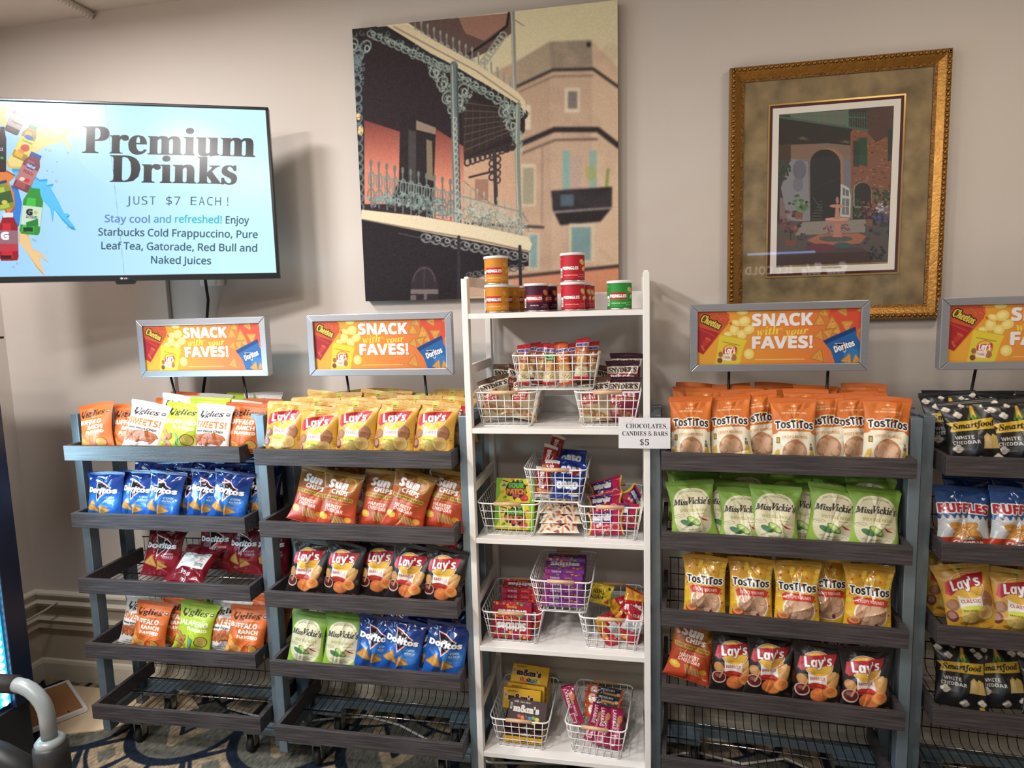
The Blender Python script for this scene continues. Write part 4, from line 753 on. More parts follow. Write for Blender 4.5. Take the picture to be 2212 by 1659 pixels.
def obj(name, me, parent=None):
    o = bpy.data.objects.new(name, me); COL.objects.link(o)
    if parent: o.parent = parent
    return o
def tag(o, label, cat, group=None):
    o['label'] = label; o['category'] = cat
    if group: o['group'] = group
    return o
def thing(name, label, cat, loc=(0, 0, 0), rot=(0, 0, 0), group=None):
    o = bpy.data.objects.new(name, None); COL.objects.link(o); o.empty_display_size = .05
    o.location = loc; o.rotation_euler = rot; return tag(o, label, cat, group)
def structure(o): o['kind'] = 'structure'; return o
def flat_art(A, name, m, parent, w, h, y=0, z0=0, x0=0):
    """a flat print of w x h metres facing -y, lower left corner at x0, z0"""
    C = A.cells()[::-1]; ny, nx = C.shape[:2]; X, Z = np.meshgrid(np.linspace(x0, x0 + w, nx), np.linspace(z0, z0 + h, ny))
    return obj(name, mesh_grid(name, np.stack([X, np.full_like(X, y), Z], -1)[::-1], C[::-1], m, False), parent)
def copy_thing(src, loc, rot, label, group=None):
    r = src.copy(); COL.objects.link(r); r.location = loc; r.rotation_euler = rot; r['label'] = label
    if group: r['group'] = group
    for ch in src.children:
        c = ch.copy(); COL.objects.link(c); c.parent = r
        for g in ch.children:
            d = g.copy(); COL.objects.link(d); d.parent = c
            for k in g.children:
                e = k.copy(); COL.objects.link(e); e.parent = d
    return r
# ------------------------------------------------------------------ the room
mb = MB()
mb.box(-2.56, 0, .40, 2.6, .1, 2.85); structure(mb.build('wall_back', 'wall'))
mb = MB(); mb.box(-2.56, 0, 0, 2.6, .1, .40); structure(mb.build('wall_back_lower', 'wall_low'))
mb = MB(); mb.box(-2.66, -3.6, .40, -2.56, .1, 2.85); structure(mb.build('wall_left', 'wall'))
mb = MB(); mb.box(-2.66, -3.6, 0, -2.56, .1, .40); structure(mb.build('wall_left_lower', 'wall_low'))
mb = MB(); mb.box(2.6, -4.9, 0, 2.7, .1, 2.85); structure(mb.build('wall_right', 'wall'))
mb = MB(); mb.box(-2.0, -3.6, 2.707, 2.7, 0, 2.8).box(-2.66, -3.6, 2.692, -2.0, 0, 2.8); structure(mb.build('ceiling', 'ceiling'))
A = art_carpet(); C = A.cells(); ny, nx = C.shape[:2]
X, Y = np.meshgrid(np.linspace(-2.6, 2.6, nx), -np.linspace(0, 1.8, ny))
structure(obj('floor', mesh_grid('floor', np.stack([X, Y, np.zeros_like(X)], -1), C, 'carpet', False)))
mb = MB(); mb.box(-3, -4.9, -.06, 2.8, .2, -.004); structure(mb.build('floor_slab', 'beigeboard'))
base = [(0, 0), (-.014, 0), (-.014, .075), (-.010, .088), (0, .092)]
rail = [(0, .336), (-.020, .340), (-.024, .352), (-.014, .366), (-.018, .382), (-.026, .392), (-.024, .400), (0, .404)]
low = [(0, .232), (-.014, .236), (-.012, .262), (-.020, .276), (0, .284)]
for nm, pr, tr in (('baseboard_back', base, 'trim'), ('trim_1', rail, 'trim'), ('trim_2', low, 'wall_low')):
    structure(MB().prism(pr, 'x', -2.56, 2.6).build(nm, tr))
for nm, pr, tr in (('baseboard_left', base, 'trim'), ('trim_3', rail, 'trim'), ('trim_4', low, 'wall_low')):
    structure(MB().prism([(-2.56 - a, b) for a, b in pr], 'y', -3.6, 0).build(nm, tr))
mb = MB()                                         # rope moulding along the ceiling step
for k in range(2):
    mb.tube([(-2.0 + .008 * math.cos(t * 2 * math.pi / .03 + k * math.pi), -t, 2.694 + .008 * math.sin(t * 2 * math.pi / .03 + k * math.pi)) for t in np.arange(0, 1.0, .003)], .008, 6)
structure(mb.build('trim_5', 'ceiling', smooth=True))
# ------------------------------------------------------------------ television
tv = thing('television', 'large black wall television showing a pale blue Premium Drinks advert', 'television', (-1.646, -.370, 1.964), (0, 0, math.atan2(.38757, .92181)))
W2, H2 = .485, .2828
mb = MB(); mb.box(-W2, 0, H2 - .009, W2, .03, H2).box(-W2, 0, -H2, W2, .03, -H2 + .019).box(-W2, 0, -H2 + .019, -W2 + .010, .03, H2 - .009).box(W2 - .010, 0, -H2 + .019, W2, .03, H2 - .009)
mb.build('bezel', 'black', tv, .002)
mb = MB(); mb.box(-W2 + .01, .012, -H2 + .02, W2 - .01, .05, H2 - .01).box(-.3, .05, -.2, .3, .08, .15); mb.build('back_cover', 'softblack', tv)
flat_art(art_screen(), 'screen', 'screen', tv, 2 * W2 - .020, 2 * H2 - .028, .006, -H2 + .019, -W2 + .010)
mb = MB(); mb.prism([(-.03, -H2), (.03, -H2), (.022, -H2 - .011), (-.026, -H2 - .011)], 'y', .002, .022); mb.build('sensor_pod', 'black', tv)
A = Art(60, 14, 60, (14, 14, 18)); A.ell(14, 7, 6, 6, (200, 200, 206)); A.ell(14, 7, 2, 3, (90, 90, 96)); A.text('LG', 36, 7, 8, (206, 206, 212), w=18); flat_art(A, 'logo', 'poster', tv, .032, .0075, -.0006, -H2 + .004, -.016)
mb = MB(); mb.box(.1, .08, -.06, .16, .26, .02).box(.06, .25, -.12, .2, .29, .08); arm = mb.build('wall_bracket', 'black', tv)
raceway = tag(MB().box(-1.802, -.020, .9, -1.772, 0, 1.95).build('cable_raceway', 'wall', bevel=.003), 'beige cable channel running down the wall below the television', 'cable cover')
outlet = thing('wall_outlet', 'small white outlet box on the wall just below the television', 'outlet', (-1.575, 0, 1.70))
MB().box(-.045, -.03, -.03, .045, 0, .04).build('cover_plate', 'white', outlet, .008); MB().box(-.012, -.034, .0, .012, -.03, .02).build('socket', 'paper', outlet, .002)
MB_c = MB(); MB_c.tube([(-1.535, -.17, 1.80), (-1.552, -.09, 1.70), (-1.578, -.045, 1.62), (-1.60, -.03, 1.55), (-1.61, -.03, 1.40), (-1.66, -.03, 1.2)], .0055, 8)
tag(MB_c.build('power_cable', 'rubber', smooth=True), 'black power cable hanging from the television behind a sign', 'cable')
# ------------------------------------------------------------------ balcony picture
pic = thing('canvas_picture', 'tall canvas photograph of a balcony with iron lace railings', 'picture', (-.500, 0, 2.0595), (0, rad(.25), 0))
MB().box(-.4515, -.033, -.4655, .4515, -.002, .4655).build('stretcher_frame', 'canvas_edge', pic, .002)
flat_art(art_balcony(), 'printed_canvas', 'canvas', pic, .903, .931, -.0335, -.4655, -.4515)
# ------------------------------------------------------------------ gold framed print
gf = thing('framed_print', 'ornate gold frame holding a courtyard fountain print behind glass', 'picture', (.6175, 0, 1.889))
FW, FH = .3165, .399
def frame_ring(a, b, y0, y1, w, h):
    """mitred ring between insets a and b, front depth y0 at outer and y1 at inner edge"""
    mb = MB(); o = [(-w + a, -h + a), (w - a, -h + a), (w - a, h - a), (-w + a, h - a)]; i = [(-w + b, -h + b), (w - b, -h + b), (w - b, h - b), (-w + b, h - b)]
    v = [(x, y0, z) for x, z in o] + [(x, y1, z) for x, z in i] + [(x, -.001, z) for x, z in o] + [(x, -.001, z) for x, z in i]
    f = []
    for k in range(4):
        n = (k + 1) % 4; f += [(k, n, 4 + n, 4 + k), (8 + n, 8 + k, 12 + k, 12 + n), (8 + k, 8 + n, n, k), (4 + k, 4 + n, 12 + n, 12 + k)]
    return mb.add(v, f)
frame_ring(0, .004, -.022, -.030, FW, FH).build('outer_edge', 'gold', gf)
frame_ring(.004, .018, -.032, -.030, FW, FH).build('carved_moulding', 'gold_dark', gf)
frame_ring(.018, .036, -.030, -.018, FW, FH).build('gold_slope', 'gold', gf)
frame_ring(.036, .045, -.018, -.014, FW, FH).build('beaded_edge', 'gold_dark', gf)
mb = MB()
rs = random.Random(4)
for sx, L in ((1, FW), (-1, FW)):
    n = 52
    for k in range(n):
        z = -FH + .012 + k * (2 * FH - .024) / (n - 1); mb.lathe([(.001, 0), (.0055, .002), (.003, .0045)], 7, 0, 0); s0 = len(mb.v) - 21
        for q in range(s0, len(mb.v)): x_, y_, z_ = mb.v[q]; mb.v[q] = (sx * (L - .011) + x_, -.0305 - z_, z + y_ * 1.2)
for sz in (1, -1):
    n = 40
    for k in range(n):
        x = -FW + .012 + k * (2 * FW - .024) / (n - 1); mb.lathe([(.001, 0), (.0055, .002), (.003, .0045)], 7, 0, 0); s0 = len(mb.v) - 21
        for q in range(s0, len(mb.v)): x_, y_, z_ = mb.v[q]; mb.v[q] = (x + x_ * 1.2, -.0305 - z_, sz * (FH - .011) + y_)
mb.build('leaf_carving', 'gold', gf, smooth=True)
MB().box(-FW + .04, -.010, -FH + .04, FW - .04, -.002, FH - .04).build('outer_mat', 'mat_board', gf)
pw, ph = .198, .270; zc = .012
def mring(a, b, y0, y1): o = frame_ring(a, b, y0, y1, pw, ph); o.v = [(x, y, z + zc) for x, y, z in o.v]; return o
mring(0, .005, -.0125, -.0125).build('gold_fillet', 'fillet', gf); mring(.005, .013, -.0118, -.0118).build('maroon_mat', 'maroon', gf); mring(.013, .0325, -.0112, -.0112).build('ivory_mat', 'ivory', gf)
flat_art(art_courtyard(), 'courtyard_print', 'print', gf, 2 * (pw - .0325), 2 * (ph - .0325) - .006, -.0106, -ph + .0385 + zc, -pw + .0325)
A = Art(60, 8, 80, (224, 216, 204)); A.text('Madeleine Courtyard', 30, 4, 4, (110, 100, 90), w=50, f='i'); flat_art(A, 'caption', 'print', gf, .07, .009, -.0116, -ph + .022 + zc, -.035)
obj('glass', mesh_grid('glass', np.array([[[-FW + .042, -.0155, FH - .042], [FW - .042, -.0155, FH - .042]], [[-FW + .042, -.0155, -FH + .042], [FW - .042, -.0155, -FH + .042]]]), np.zeros((2, 2, 3)), 'glass', False), gf)
# ------------------------------------------------------------------ display racks
RW = .65; ZT = (1.136, .900, .665, .427, .196); LIP = .052
RACK = {1: (-1.9041, -.4188, 1.274), 2: (-1.1866, -.431, -.136), 3: (.0743, -.3955, -3.878), 4: (.808, -.400, -4.0)}
SIGNX = {1: .190, 2: .124, 3: .080, 4: .026}; ROD = {1: (.262, .29, .546, .566), 2: (.228, .242, .504, .514), 3: (.196, .194, .474, .470), 4: (.14, .12, .42, .42)}
RLAB = {1: 'dark wood and steel display rack standing under the television', 2: 'dark wood and steel display rack just left of the white shelf unit',
        3: 'dark wood and steel display rack under the gold framed picture', 4: 'dark wood and steel display rack cut off at the right edge'}
poster_art = art_poster()
def build_rack(k):
    x, y, a = RACK[k]
    R = thing('display_rack', RLAB[k], 'display rack', (x, y, 0), (0, 0, rad(a)), 'display racks along the wall')
    for px in (-.034, RW + .004):
        for py in (.075, .240):
            MB().box(px, py, .045, px + .030, py + .042, 1.232).build('post', 'steel', R, .002)
        for z0, z1 in ((.085, .115), (1.20, 1.226)): MB().box(px + .004, .117, z0, px + .026, .240, z1).build('side_rail', 'steel', R, .002)
    MB().box(.0, .262, .100, RW, .282, .130).build('cross_bar', 'steel', R, .002)
    for px0, px1, cx in ((-.002, .12, .10), (RW - .12, RW + .002, RW - .10)):
        for py, cy in ((.078, .100), (.243, .262)):
            MB().box(px0, py, .078, px1, py + .038, .104).build('foot_bar', 'steel', R, .002)
            c = bpy.data.objects.new('caster', None); COL.objects.link(c); c.parent = R; c.location = (cx, cy, 0); c.empty_display_size = .03
            w = MB().lathe([(.008, -.011), (.026, -.011), (.030, -.006), (.030, .006), (.026, .011), (.008, .011)], 24); w.v = [(p[2], p[0], p[1] + .030) for p in w.v]; w.build('wheel', 'rubber', c, smooth=True)
            MB().prism([(-.012, .028), (.008, .028), (.022, .078), (-.014, .078)], 'x', -.017, -.013).prism([(-.012, .028), (.008, .028), (.022, .078), (-.014, .078)], 'x', .013, .017).box(-.017, -.014, .072, .017, .022, .078).build('fork', 'zinc', c)
    for i, zt in enumerate(ZT):
        t = bpy.data.objects.new('tray', None); COL.objects.link(t); t.parent = R; t.location = (0, 0, zt); t.empty_display_size = .04
        MB().box(0, 0, -LIP, RW, .014, 0).build('front_board', 'wood', t, .0012)
        for px in (0, RW - .014): MB().box(px, .014, -LIP, px + .014, .300, 0).build('side_board', 'wood', t, .0012)
        mb = MB()
        for q in range(24): xx = .022 + q * (RW - .044) / 23; mb.tube([(xx, .016, -LIP + .009), (xx, .282, -LIP + .009), (xx, .298, -LIP + .030), (xx, .298, .045)], .0014, 4)
        mb.tube([(.016, .298, .045), (RW - .016, .298, .045)], .002, 5); mb.tube([(.016, .298, -.012), (RW - .016, .298, -.012)], .0018, 5); mb.build('wire_grid', 'wire', t)
        mb = MB()
        for yy in (.055, .165, .255): mb.tube([(.014, yy, -LIP + .0055), (RW - .014, yy, -LIP + .0055)], .0028, 6)
        mb.build('support_rods', 'chrome', t, smooth=True)
    b = ROD[k]
    for x0, x1 in ((b[0], b[1]), (b[2], b[3])): MB().tube([(x0, .215, 1.36), (x1, .215, 1.20), (x1, .225, 1.13)], .0042, 8).build('sign_rod', 'wire', R, smooth=True)
    MB().box(b[1] - .03, .28, 1.12, b[3] + .03, .292, 1.14).build('rod_bracket', 'steel', R)
    S = bpy.data.objects.new('sign', None); COL.objects.link(S); S.parent = R; S.location = (SIGNX[k], .165, 1.350); S.rotation_euler = (0, 0, rad({1: -1.3, 2: .1, 3: 3.6, 4: 3.6}[k])); S.empty_display_size = .05
    w, h, q = .495, .202, .022
    o = [(0, 0), (w, 0), (w, h), (0, h)]; ii = [(q, q), (w - q, q), (w - q, h - q), (q, h - q)]; mb = MB()
    for e in range(4):
        n = (e + 1) % 4; P = [o[e], o[n], ii[n], ii[e]]
        g = .0004; m_ = [sum(p[j] for p in P) / 4 for j in (0, 1)]; P = [(p[0] + (m_[0] - p[0]) * .004, p[1] + (m_[1] - p[1]) * .004) for p in P]
        mb.prism(P, 'y', -.006, .012)
    mb.build('sign_frame', 'alu', S, .0015)
    MB().box(.003, .002, .003, w - .003, .030, h - .003).build('sign_box', 'alu', S, .002)
    if k == 1: build_rack.poster = flat_art(poster_art, 'poster', 'poster', S, w - 2 * q, h - 2 * q, .0015, q, q)
    else: obj('poster', build_rack.poster.data, S)
    return R
for k in (1, 2, 3, 4): build_rack(k)
# ------------------------------------------------------------------ white ladder shelf
WS = (-.5085, -.360); SW = .5525; SD = .335; ZS = (1.5435, 1.1943, .8456, .4898, .126)
sh = thing('ladder_shelf', 'tall white open shelf unit holding wire baskets between the racks', 'shelf', (WS[0], WS[1], 0))
for px in (0, SW - .019):
    for py in (0, SD - .03):
        MB().box(px, py, 0, px + .019, py + .03, 1.648 if py == 0 else 1.648).build('post', 'white', sh, .0015)
    for z in (1.625, 1.357, .985, .612, .258): MB().box(px + .003, .03, z, px + .016, SD - .03, z + .03).build('side_rail', 'white', sh, .001)
for z in ZS:
    MB().box(.019, .001, z - .016, SW - .019, SD - .004, z).build('shelf_board', 'white', sh, .001)
    MB().box(.019, SD - .018, z, SW - .019, SD - .006, z + .058).build('back_lip', 'white', sh, .001)
card = thing('price_card', 'small white card on the shelf post reading Chocolates, Candies & Bars $5', 'sign', (-.0465, -.3745, 1.142))
A = Art(147, 90, 220, (236, 234, 240))
A.text('CHOCOLATES,', 80, 24, 13, (30, 28, 32), w=116, f='s'); A.text('CANDIES & BARS', 75, 46, 12.5, (30, 28, 32), w=128, f='s'); A.text('$5', 74, 72, 17, (30, 28, 32), w=26, f='s')
MB().box(0, .0006, 0, .147, .0016, .090).build('card', 'paper', card); flat_art(A, 'lettering', 'poster', card, .147, .090)
MB().add([(.012, -.0006, .074), (.036, -.0006, .078), (.044, -.0006, .093), (.018, -.0006, .090)], [(0, 1, 2, 3)]).build('tape', 'canlid', card)
# ------------------------------------------------------------------ pillow bags
def bag_mesh(A, seed, w, h, t, m, seal=.075, back=None, wr=1.0):
    """two meshes (pouch, crimped top seal) of a filled film bag standing on z = 0, front towards -y"""
    C = A.cells(); ny, nx = C.shape[:2]; rs = np.random.RandomState(seed)
    u = np.linspace(-1, 1, nx)[None, :]; v = np.linspace(0, 1, ny)[:, None]          # v = 0 top
    f = np.clip(np.sin(math.pi * np.clip((v - seal) / (1.0 - seal - .015), 0, 1)), 0, 1) ** .55
    bulge = .5 + .5 * np.clip((v - .05) / .6, 0, 1)                                  # chips settle low
    a = w / 2 * (1 - .14 * f + .014 * np.sin(v * 9 + seed)); b = t / 2 * f * bulge
    X = a * u * np.ones_like(v); Z = h * (1 - v) * np.ones_like(u)
    ub = np.clip(1 - np.abs(u) ** 2.6, 0, 1) ** .72
    n = np.zeros((ny, nx))
    for k in range(5):                                                               # pleats fanning from both seals
        q = rs.uniform(5, 15); ph = rs.uniform(0, 6)
        n += .0011 * np.sin(q * u + ph + 2 * v) * (np.exp(-np.abs(v - seal) / .16) + np.exp(-np.abs(1 - v) / .16))
    for k in range(15):                                                              # sharp creases
        th = rs.uniform(0, math.pi); d = (u * w / 2) * math.cos(th) + (v - rs.uniform(.12, .95)) * h * math.sin(th)
        o = (u * w / 2 - rs.uniform(-w / 2, w / 2)) * math.sin(th) - (v - rs.uniform(0, 1)) * h * math.cos(th)
        n += rs.choice([-1, 1]) * .0044 * np.exp(-np.abs(d) / rs.uniform(.004, .012)) * np.exp(-(o / .034) ** 2)
    for k in range(4): n += .0022 * np.sin(rs.uniform(2, 6) * u + rs.uniform(2, 7) * v * 1.5 + rs.uniform(0, 6))
    for sx in (-1, 1):                                                               # pinched corners
        n += -.006 * np.exp(-((u - sx * .8) / .22) ** 2 - ((v - .12) / .07) ** 2) * rs.uniform(.3, 1.2)
    dome = b * ub + wr * n * np.minimum(1, f * 2) * ub
    wave = .004 * np.sin(u * rs.uniform(1.5, 3.2) + rs.uniform(0, 6)) * np.exp(-v / .10) + rs.uniform(-.012, .016) * np.exp(-v / .05)
    Y = -dome + wave
    Z = Z + .004 * rs.uniform(-1, 1) * u * np.exp(-v / .2) - .003 * rs.uniform(0, 1) * u * u * np.exp(-v / .1)
    k = max(3, int(ny * seal)); crimp = .0007 * np.sin(np.arange(ny) * 2.3)[:, None] * (v < seal)
    Y = Y + crimp
    F = np.stack([X, Y, Z], -1)
    bx = 18; ubk = np.linspace(1, -1, bx)[None, :]; Xb = a * ubk; Yb = .8 * b * np.clip(1 - np.abs(ubk) ** 2.6, 0, 1) ** .72
    wb = np.stack([np.interp(np.linspace(nx - 1, 0, bx), np.arange(nx), wave[r] if wave.shape[0] > 1 else wave[0]) for r in range(ny)])
    B = np.stack([Xb * np.ones_like(v), Yb + wb + .0006, Z[:, np.linspace(nx - 1, 0, bx).astype(int)]], -1)
    CB = np.broadcast_to(C[:, :3].mean(1, keepdims=True) if back is None else np.array(lin(back)[:3]), (ny, bx, 3))
    V = np.concatenate([F, B], 1); CC = np.concatenate([C, CB], 1); N = nx + bx
    def part(r0, r1, nm, cap):
        i = np.arange((r1 - r0) * N).reshape(r1 - r0, N); j = np.roll(i, -1, 1)
        q = np.stack([i[:-1], i[1:], j[1:], j[:-1]], -1).reshape(-1, 4)
        return raw_mesh(bpy.data.meshes.new(nm), V[r0:r1].reshape(-1, 3), q, CC[r0:r1].reshape(-1, 3), m)
    return part(k, ny, 'pouch', True), part(0, k + 1, 'top_seal', False)
BW, BH, BT = .145, .18, .050
DES = {}
def design(key, A, m, desc, w=BW, h=BH, t=BT, nvar=2, **kw):
    DES[key] = ([bag_mesh(A, 11 * len(DES) + s, w, h, t, m, **kw) for s in range(nvar)], desc)
design('lays', art_lays(), 'bag', 'yellow classic chip bag', w=0.148, h=0.182); design('bbq', art_lays(True), 'bag', 'black barbecue chip bag', w=0.146, h=0.182)
design('dblue', art_doritos('blue'), 'foil', 'blue tortilla chip bag', w=0.148, h=0.172); design('dred', art_doritos('red'), 'foil', 'dark red tortilla bag', w=0.15, h=0.178)
design('dback', art_nacho_back(), 'foil', 'dark red bag', nvar=1, w=0.15, h=0.178); design('sun', art_sun(), 'bag', 'orange-red wholegrain chip bag', w=0.145, h=0.185)
design('torg', art_tost_orange(), 'kraft', 'orange-and-cream tortilla bag', w=0.126, h=0.195); design('tyel', art_tost_yellow(), 'foil', 'yellow tortilla rounds bag', back=(200, 150, 40), w=0.132, h=0.19)
design('vick', art_vickie(), 'kraft', 'green dill pickle bag', w=0.14, h=0.175); design('ubuf', art_ugly('buffalo'), 'kraft', 'orange buffalo ranch bag', w=0.148, h=0.168)
design('uswt', art_ugly('sweets'), 'kraft', 'white sweet potato bag', w=0.148, h=0.17); design('ujal', art_ugly('jalapeno'), 'kraft', 'lime jalapeno chip bag', w=0.148, h=0.168)
design('smart', art_smart(), 'bag', 'black popcorn bag', w=0.142, h=0.182); design('ruf', art_ruffles(), 'foil', 'blue-and-red cheddar bag', w=0.142, h=0.18)
rng = random.Random(21)
PROTO = {}
def put_bag(key, loc, rot, label, group, cat='chip bag'):
    var, _ = DES[key]; pm, sm = var[rng.randrange(len(var))]
    r = thing('chip_bag', label, cat, loc, rot, group); obj('pouch', pm, r); obj('top_seal', sm, r); return r
TRAY = ('top tray', 'second tray', 'third tray', 'fourth tray'); RPH = {1: 'under television', 2: 'left of white shelf', 3: 'under gold picture', 4: 'at right edge'}
ORD = ('first', 'second', 'third', 'fourth', 'fifth', 'sixth', 'seventh', 'eighth', 'ninth', 'tenth', 'eleventh', 'twelfth')
ROWN = {0: 'in front row', 1: 'in second row', 2: 'in third row', 3: 'in back row'}
def stock(k, i, row, items, y0=None, lean=13):
    """items: (design, x along the tray, tilt deg [, extra y [, extra z]])"""
    X0, Y0, a = RACK[k]; a = rad(a); yb = {0: .046, 1: .112, 2: .170, 3: .226}[row] if y0 is None else y0
    items = sorted(items, key=lambda q: q[1]); n = len(items); cnt = {}
    for q in items: cnt[q[0]] = cnt.get(q[0], 0) + 1
    seen = {}
    for q in items:
        key, x, tilt = q[:3]; dy = q[3] if len(q) > 3 else 0; dz = (q[4] if len(q) > 4 else 0) + (rng.uniform(0, .014) if row else 0); tilt += rng.uniform(-3, 3) if row else 0
        seen[key] = seen.get(key, 0) + 1; j, c = seen[key], cnt[key]
        pos = 'alone' if c == 1 else 'leftmost' if j == 1 else 'rightmost' if j == c else ORD[j - 1] + ' from left'
        d = DES[key][1]; lab = f"{d}{'' if c == 1 else ', ' + pos} {ROWN[row]}, {TRAY[i]} {RPH[k]}"
        if c == 1: lab = f"only {d} {ROWN[row]}, {TRAY[i]} {RPH[k]}"
        tl = rad(tilt); y = yb + dy; sx = abs(math.sin(tl)) * BW / 2
        yaw = a + rad(rng.uniform(-5, 5))
        p = Matrix.Rotation(a, 3, 'Z') @ Vector((x - math.sin(tl) * .085, y, 0))
        put_bag(key, (X0 + p.x, Y0 + p.y, ZT[i] - LIP + .012 + sx + dz), (rad(-lean + rng.uniform(-3, 3)), tl, yaw), lab, f"{d}s on the {TRAY[i]} {RPH[k]}")
def rowf(key, n, x0=.07, x1=.58, jit=5): return [(key, x0 + (x1 - x0) * j / max(1, n - 1) + rng.uniform(-.012, .012), rng.uniform(-jit, jit), 0, rng.uniform(0, .012)) for j in range(n)]
# rack under the television
stock(1, 0, 0, [('ubuf', .078, -8), ('ubuf', .188, 2, .022), ('uswt', .275, 11, -.006), ('ujal', .400, 9, .004), ('uswt', .525, 3, -.006), ('ubuf', .628, 5, .016)])
stock(1, 0, 1, [('uswt', .335, 8, .01), ('ujal', .455, 4), ('uswt', .575, 2, .01)])
stock(1, 0, 2, [('ubuf', .27, 3), ('uswt', .39, 4), ('ujal', .50, 2), ('ubuf', .615, 4)])
stock(1, 0, 3, [('ubuf', .30, 4, 0, .006), ('uswt', .41, 2, 0, .008), ('ujal', .52, 2), ('uswt', .60, 0, 0, .01)], lean=9)
stock(1, 1, 0, [('dblue', .088, 0), ('dblue', .208, 2, .012), ('dblue', .318, 5, -.006), ('dblue', .398, 4, .040), ('dblue', .470, 6, .018), ('dblue', .570, 9, -.004), ('dblue', .640, 8, .045)])
stock(1, 1, 2, [('dblue', .16, 4), ('dblue', .27, -3), ('dblue', .38, 5), ('dblue', .50, 3), ('dblue', .60, 2)], y0=.165)
stock(1, 1, 3, [('dblue', .26, 0, 0, .012), ('dblue', .37, 3), ('dblue', .48, -2), ('dblue', .59, 3)], lean=9)
stock(1, 2, 0, [('dred', .232, 6)], y0=.115, lean=18)
stock(1, 2, 1, [('dred', .40, 2), ('dred', .515, 3), ('dred', .622, 2)], y0=.185, lean=11)
X0, Y0, a = RACK[1]
put_bag('dback', (X0 + .375, Y0 + .040, ZT[2] - LIP + .038), (rad(-64), rad(3), rad(4)), 'dark red bag lying face down, nutrition label showing, third tray under television', 'dark red tortilla bags on the third tray under television')
stock(1, 3, 0, [('uswt', .150, 6, .024), ('ubuf', .222, 7, -.004), ('ubuf', .302, 7, .036), ('ujal', .393, 9, -.004), ('uswt', .498, 6, .022), ('ubuf', .590, 7, -.002), ('ubuf', .645, 8, .05)])
stock(1, 3, 1, [('ubuf', .25, 4), ('ujal', .42, 5), ('uswt', .52, 4), ('ubuf', .60, 3)], y0=.135)
# rack left of the white shelf
stock(2, 0, 0, [('lays', .075, 4), ('lays', .195, 1, -.002, -.014), ('lays', .325, 2), ('lays', .452, 3), ('lays', .578, 3)])
stock(2, 0, 1, [('lays', .16, -2), ('lays', .28, 3), ('lays', .40, 2), ('lays', .51, -2), ('lays', .61, 4)])
stock(2, 0, 2, [('lays', .10, 2), ('lays', .22, -3), ('lays', .34, 3), ('lays', .45, 2), ('lays', .57, -3)])
stock(2, 0, 3, [('lays', .13, 2, 0, .006), ('lays', .25, -3, 0, .008), ('lays', .37, 3, 0, .006), ('lays', .49, 2), ('lays', .60, -4, 0, .014)], lean=8)
stock(2, 1, 0, [('sun', .138, 11, .03), ('sun', .248, 5, -.004), ('sun', .380, 6, .026), ('sun', .485, 13, -.004), ('sun', .600, 10, .022)], lean=17)
stock(2, 1, 1, [('sun', .21, 4), ('sun', .325, 6), ('sun', .445, 3), ('sun', .55, 5)], y0=.155)
stock(2, 1, 3, [('sun', .17, 3), ('sun', .29, -2), ('sun', .41, 3), ('sun', .53, 4)], y0=.225, lean=10)
stock(2, 2, 0, [('bbq', .120, 6, .006), ('bbq', .247, 6, .008), ('bbq', .362, 5, .034), ('bbq', .475, 8), ('bbq', .592, 6)], lean=13)
stock(2, 2, 1, [('bbq', .20, 3), ('bbq', .33, 2, .02), ('bbq', .44, 4), ('bbq', .56, 3)], y0=.140)
stock(2, 3, 0, [('vick', .108, 5), ('vick', .236, 4), ('dblue', .352, 8), ('dblue', .446, 9, -.006), ('dblue', .515, 6, .034), ('dblue', .592, 8, -.006)])
stock(2, 3, 1, [('vick', .155, 3, 0, .010), ('vick', .265, 2), ('dblue', .40, 5), ('dblue', .51, 4), ('dblue', .61, 3)], y0=.130)
# rack under the gold picture
stock(3, 0, 0, [('torg', .082, 0), ('torg', .190, -4, .008), ('torg', .274, -8, .040), ('torg', .358, 0, -.008), ('torg', .448, -5, .026), ('torg', .520, -3, .034), ('torg', .592, 4, -.004)])
stock(3, 0, 1, [('torg', .12, 3, .02), ('torg', .23, -3, .02), ('torg', .40, 4, .02), ('torg', .56, 2, .02)])
stock(3, 0, 2, [('torg', .085, 0, .012, .004), ('torg', .20, 3, .012), ('torg', .32, -3, .012), ('torg', .44, 5, .012), ('torg', .56, 3, .012)])
stock(3, 0, 3, [('torg', .09, 5, .014), ('torg', .21, -3, .014), ('torg', .33, 4, .014), ('torg', .46, -2, .014), ('torg', .58, 4, .014)], lean=8)
stock(3, 1, 0, [('vick', .088, -5, -.002), ('vick', .150, 0, .050), ('vick', .186, 1, .024), ('vick', .228, 1, -.002, -.012), ('vick', .312, 2, -.010), ('vick', .392, 0, .034), ('vick', .468, 5, .004), ('vick', .572, 4, -.004)])
stock(3, 1, 1, [('vick', .10, 2), ('vick', .25, -2), ('vick', .36, 3), ('vick', .48, 2), ('vick', .58, 4)], y0=.150)
stock(3, 1, 3, [('vick', .08, 0), ('vick', .20, 3), ('vick', .33, -2), ('vick', .45, 3), ('vick', .57, 2)], y0=.222, lean=9)
stock(3, 2, 0, [('tyel', .122, 0), ('tyel', .252, 0), ('tyel', .376, 0, -.004), ('tyel', .462, 1, .034), ('tyel', .562, 2)], lean=11)
stock(3, 2, 1, [('tyel', .145, 2), ('tyel', .27, -1), ('tyel', .39, 2), ('tyel', .56, 1)], y0=.135)
stock(3, 3, 0, [('bbq', .212, 3, .016), ('bbq', .312, 5, .012), ('bbq', .440, 3, -.002), ('bbq', .566, 2, -.002)], lean=13)
stock(3, 3, 1, [('sun', .090, 11)], y0=.075, lean=16)
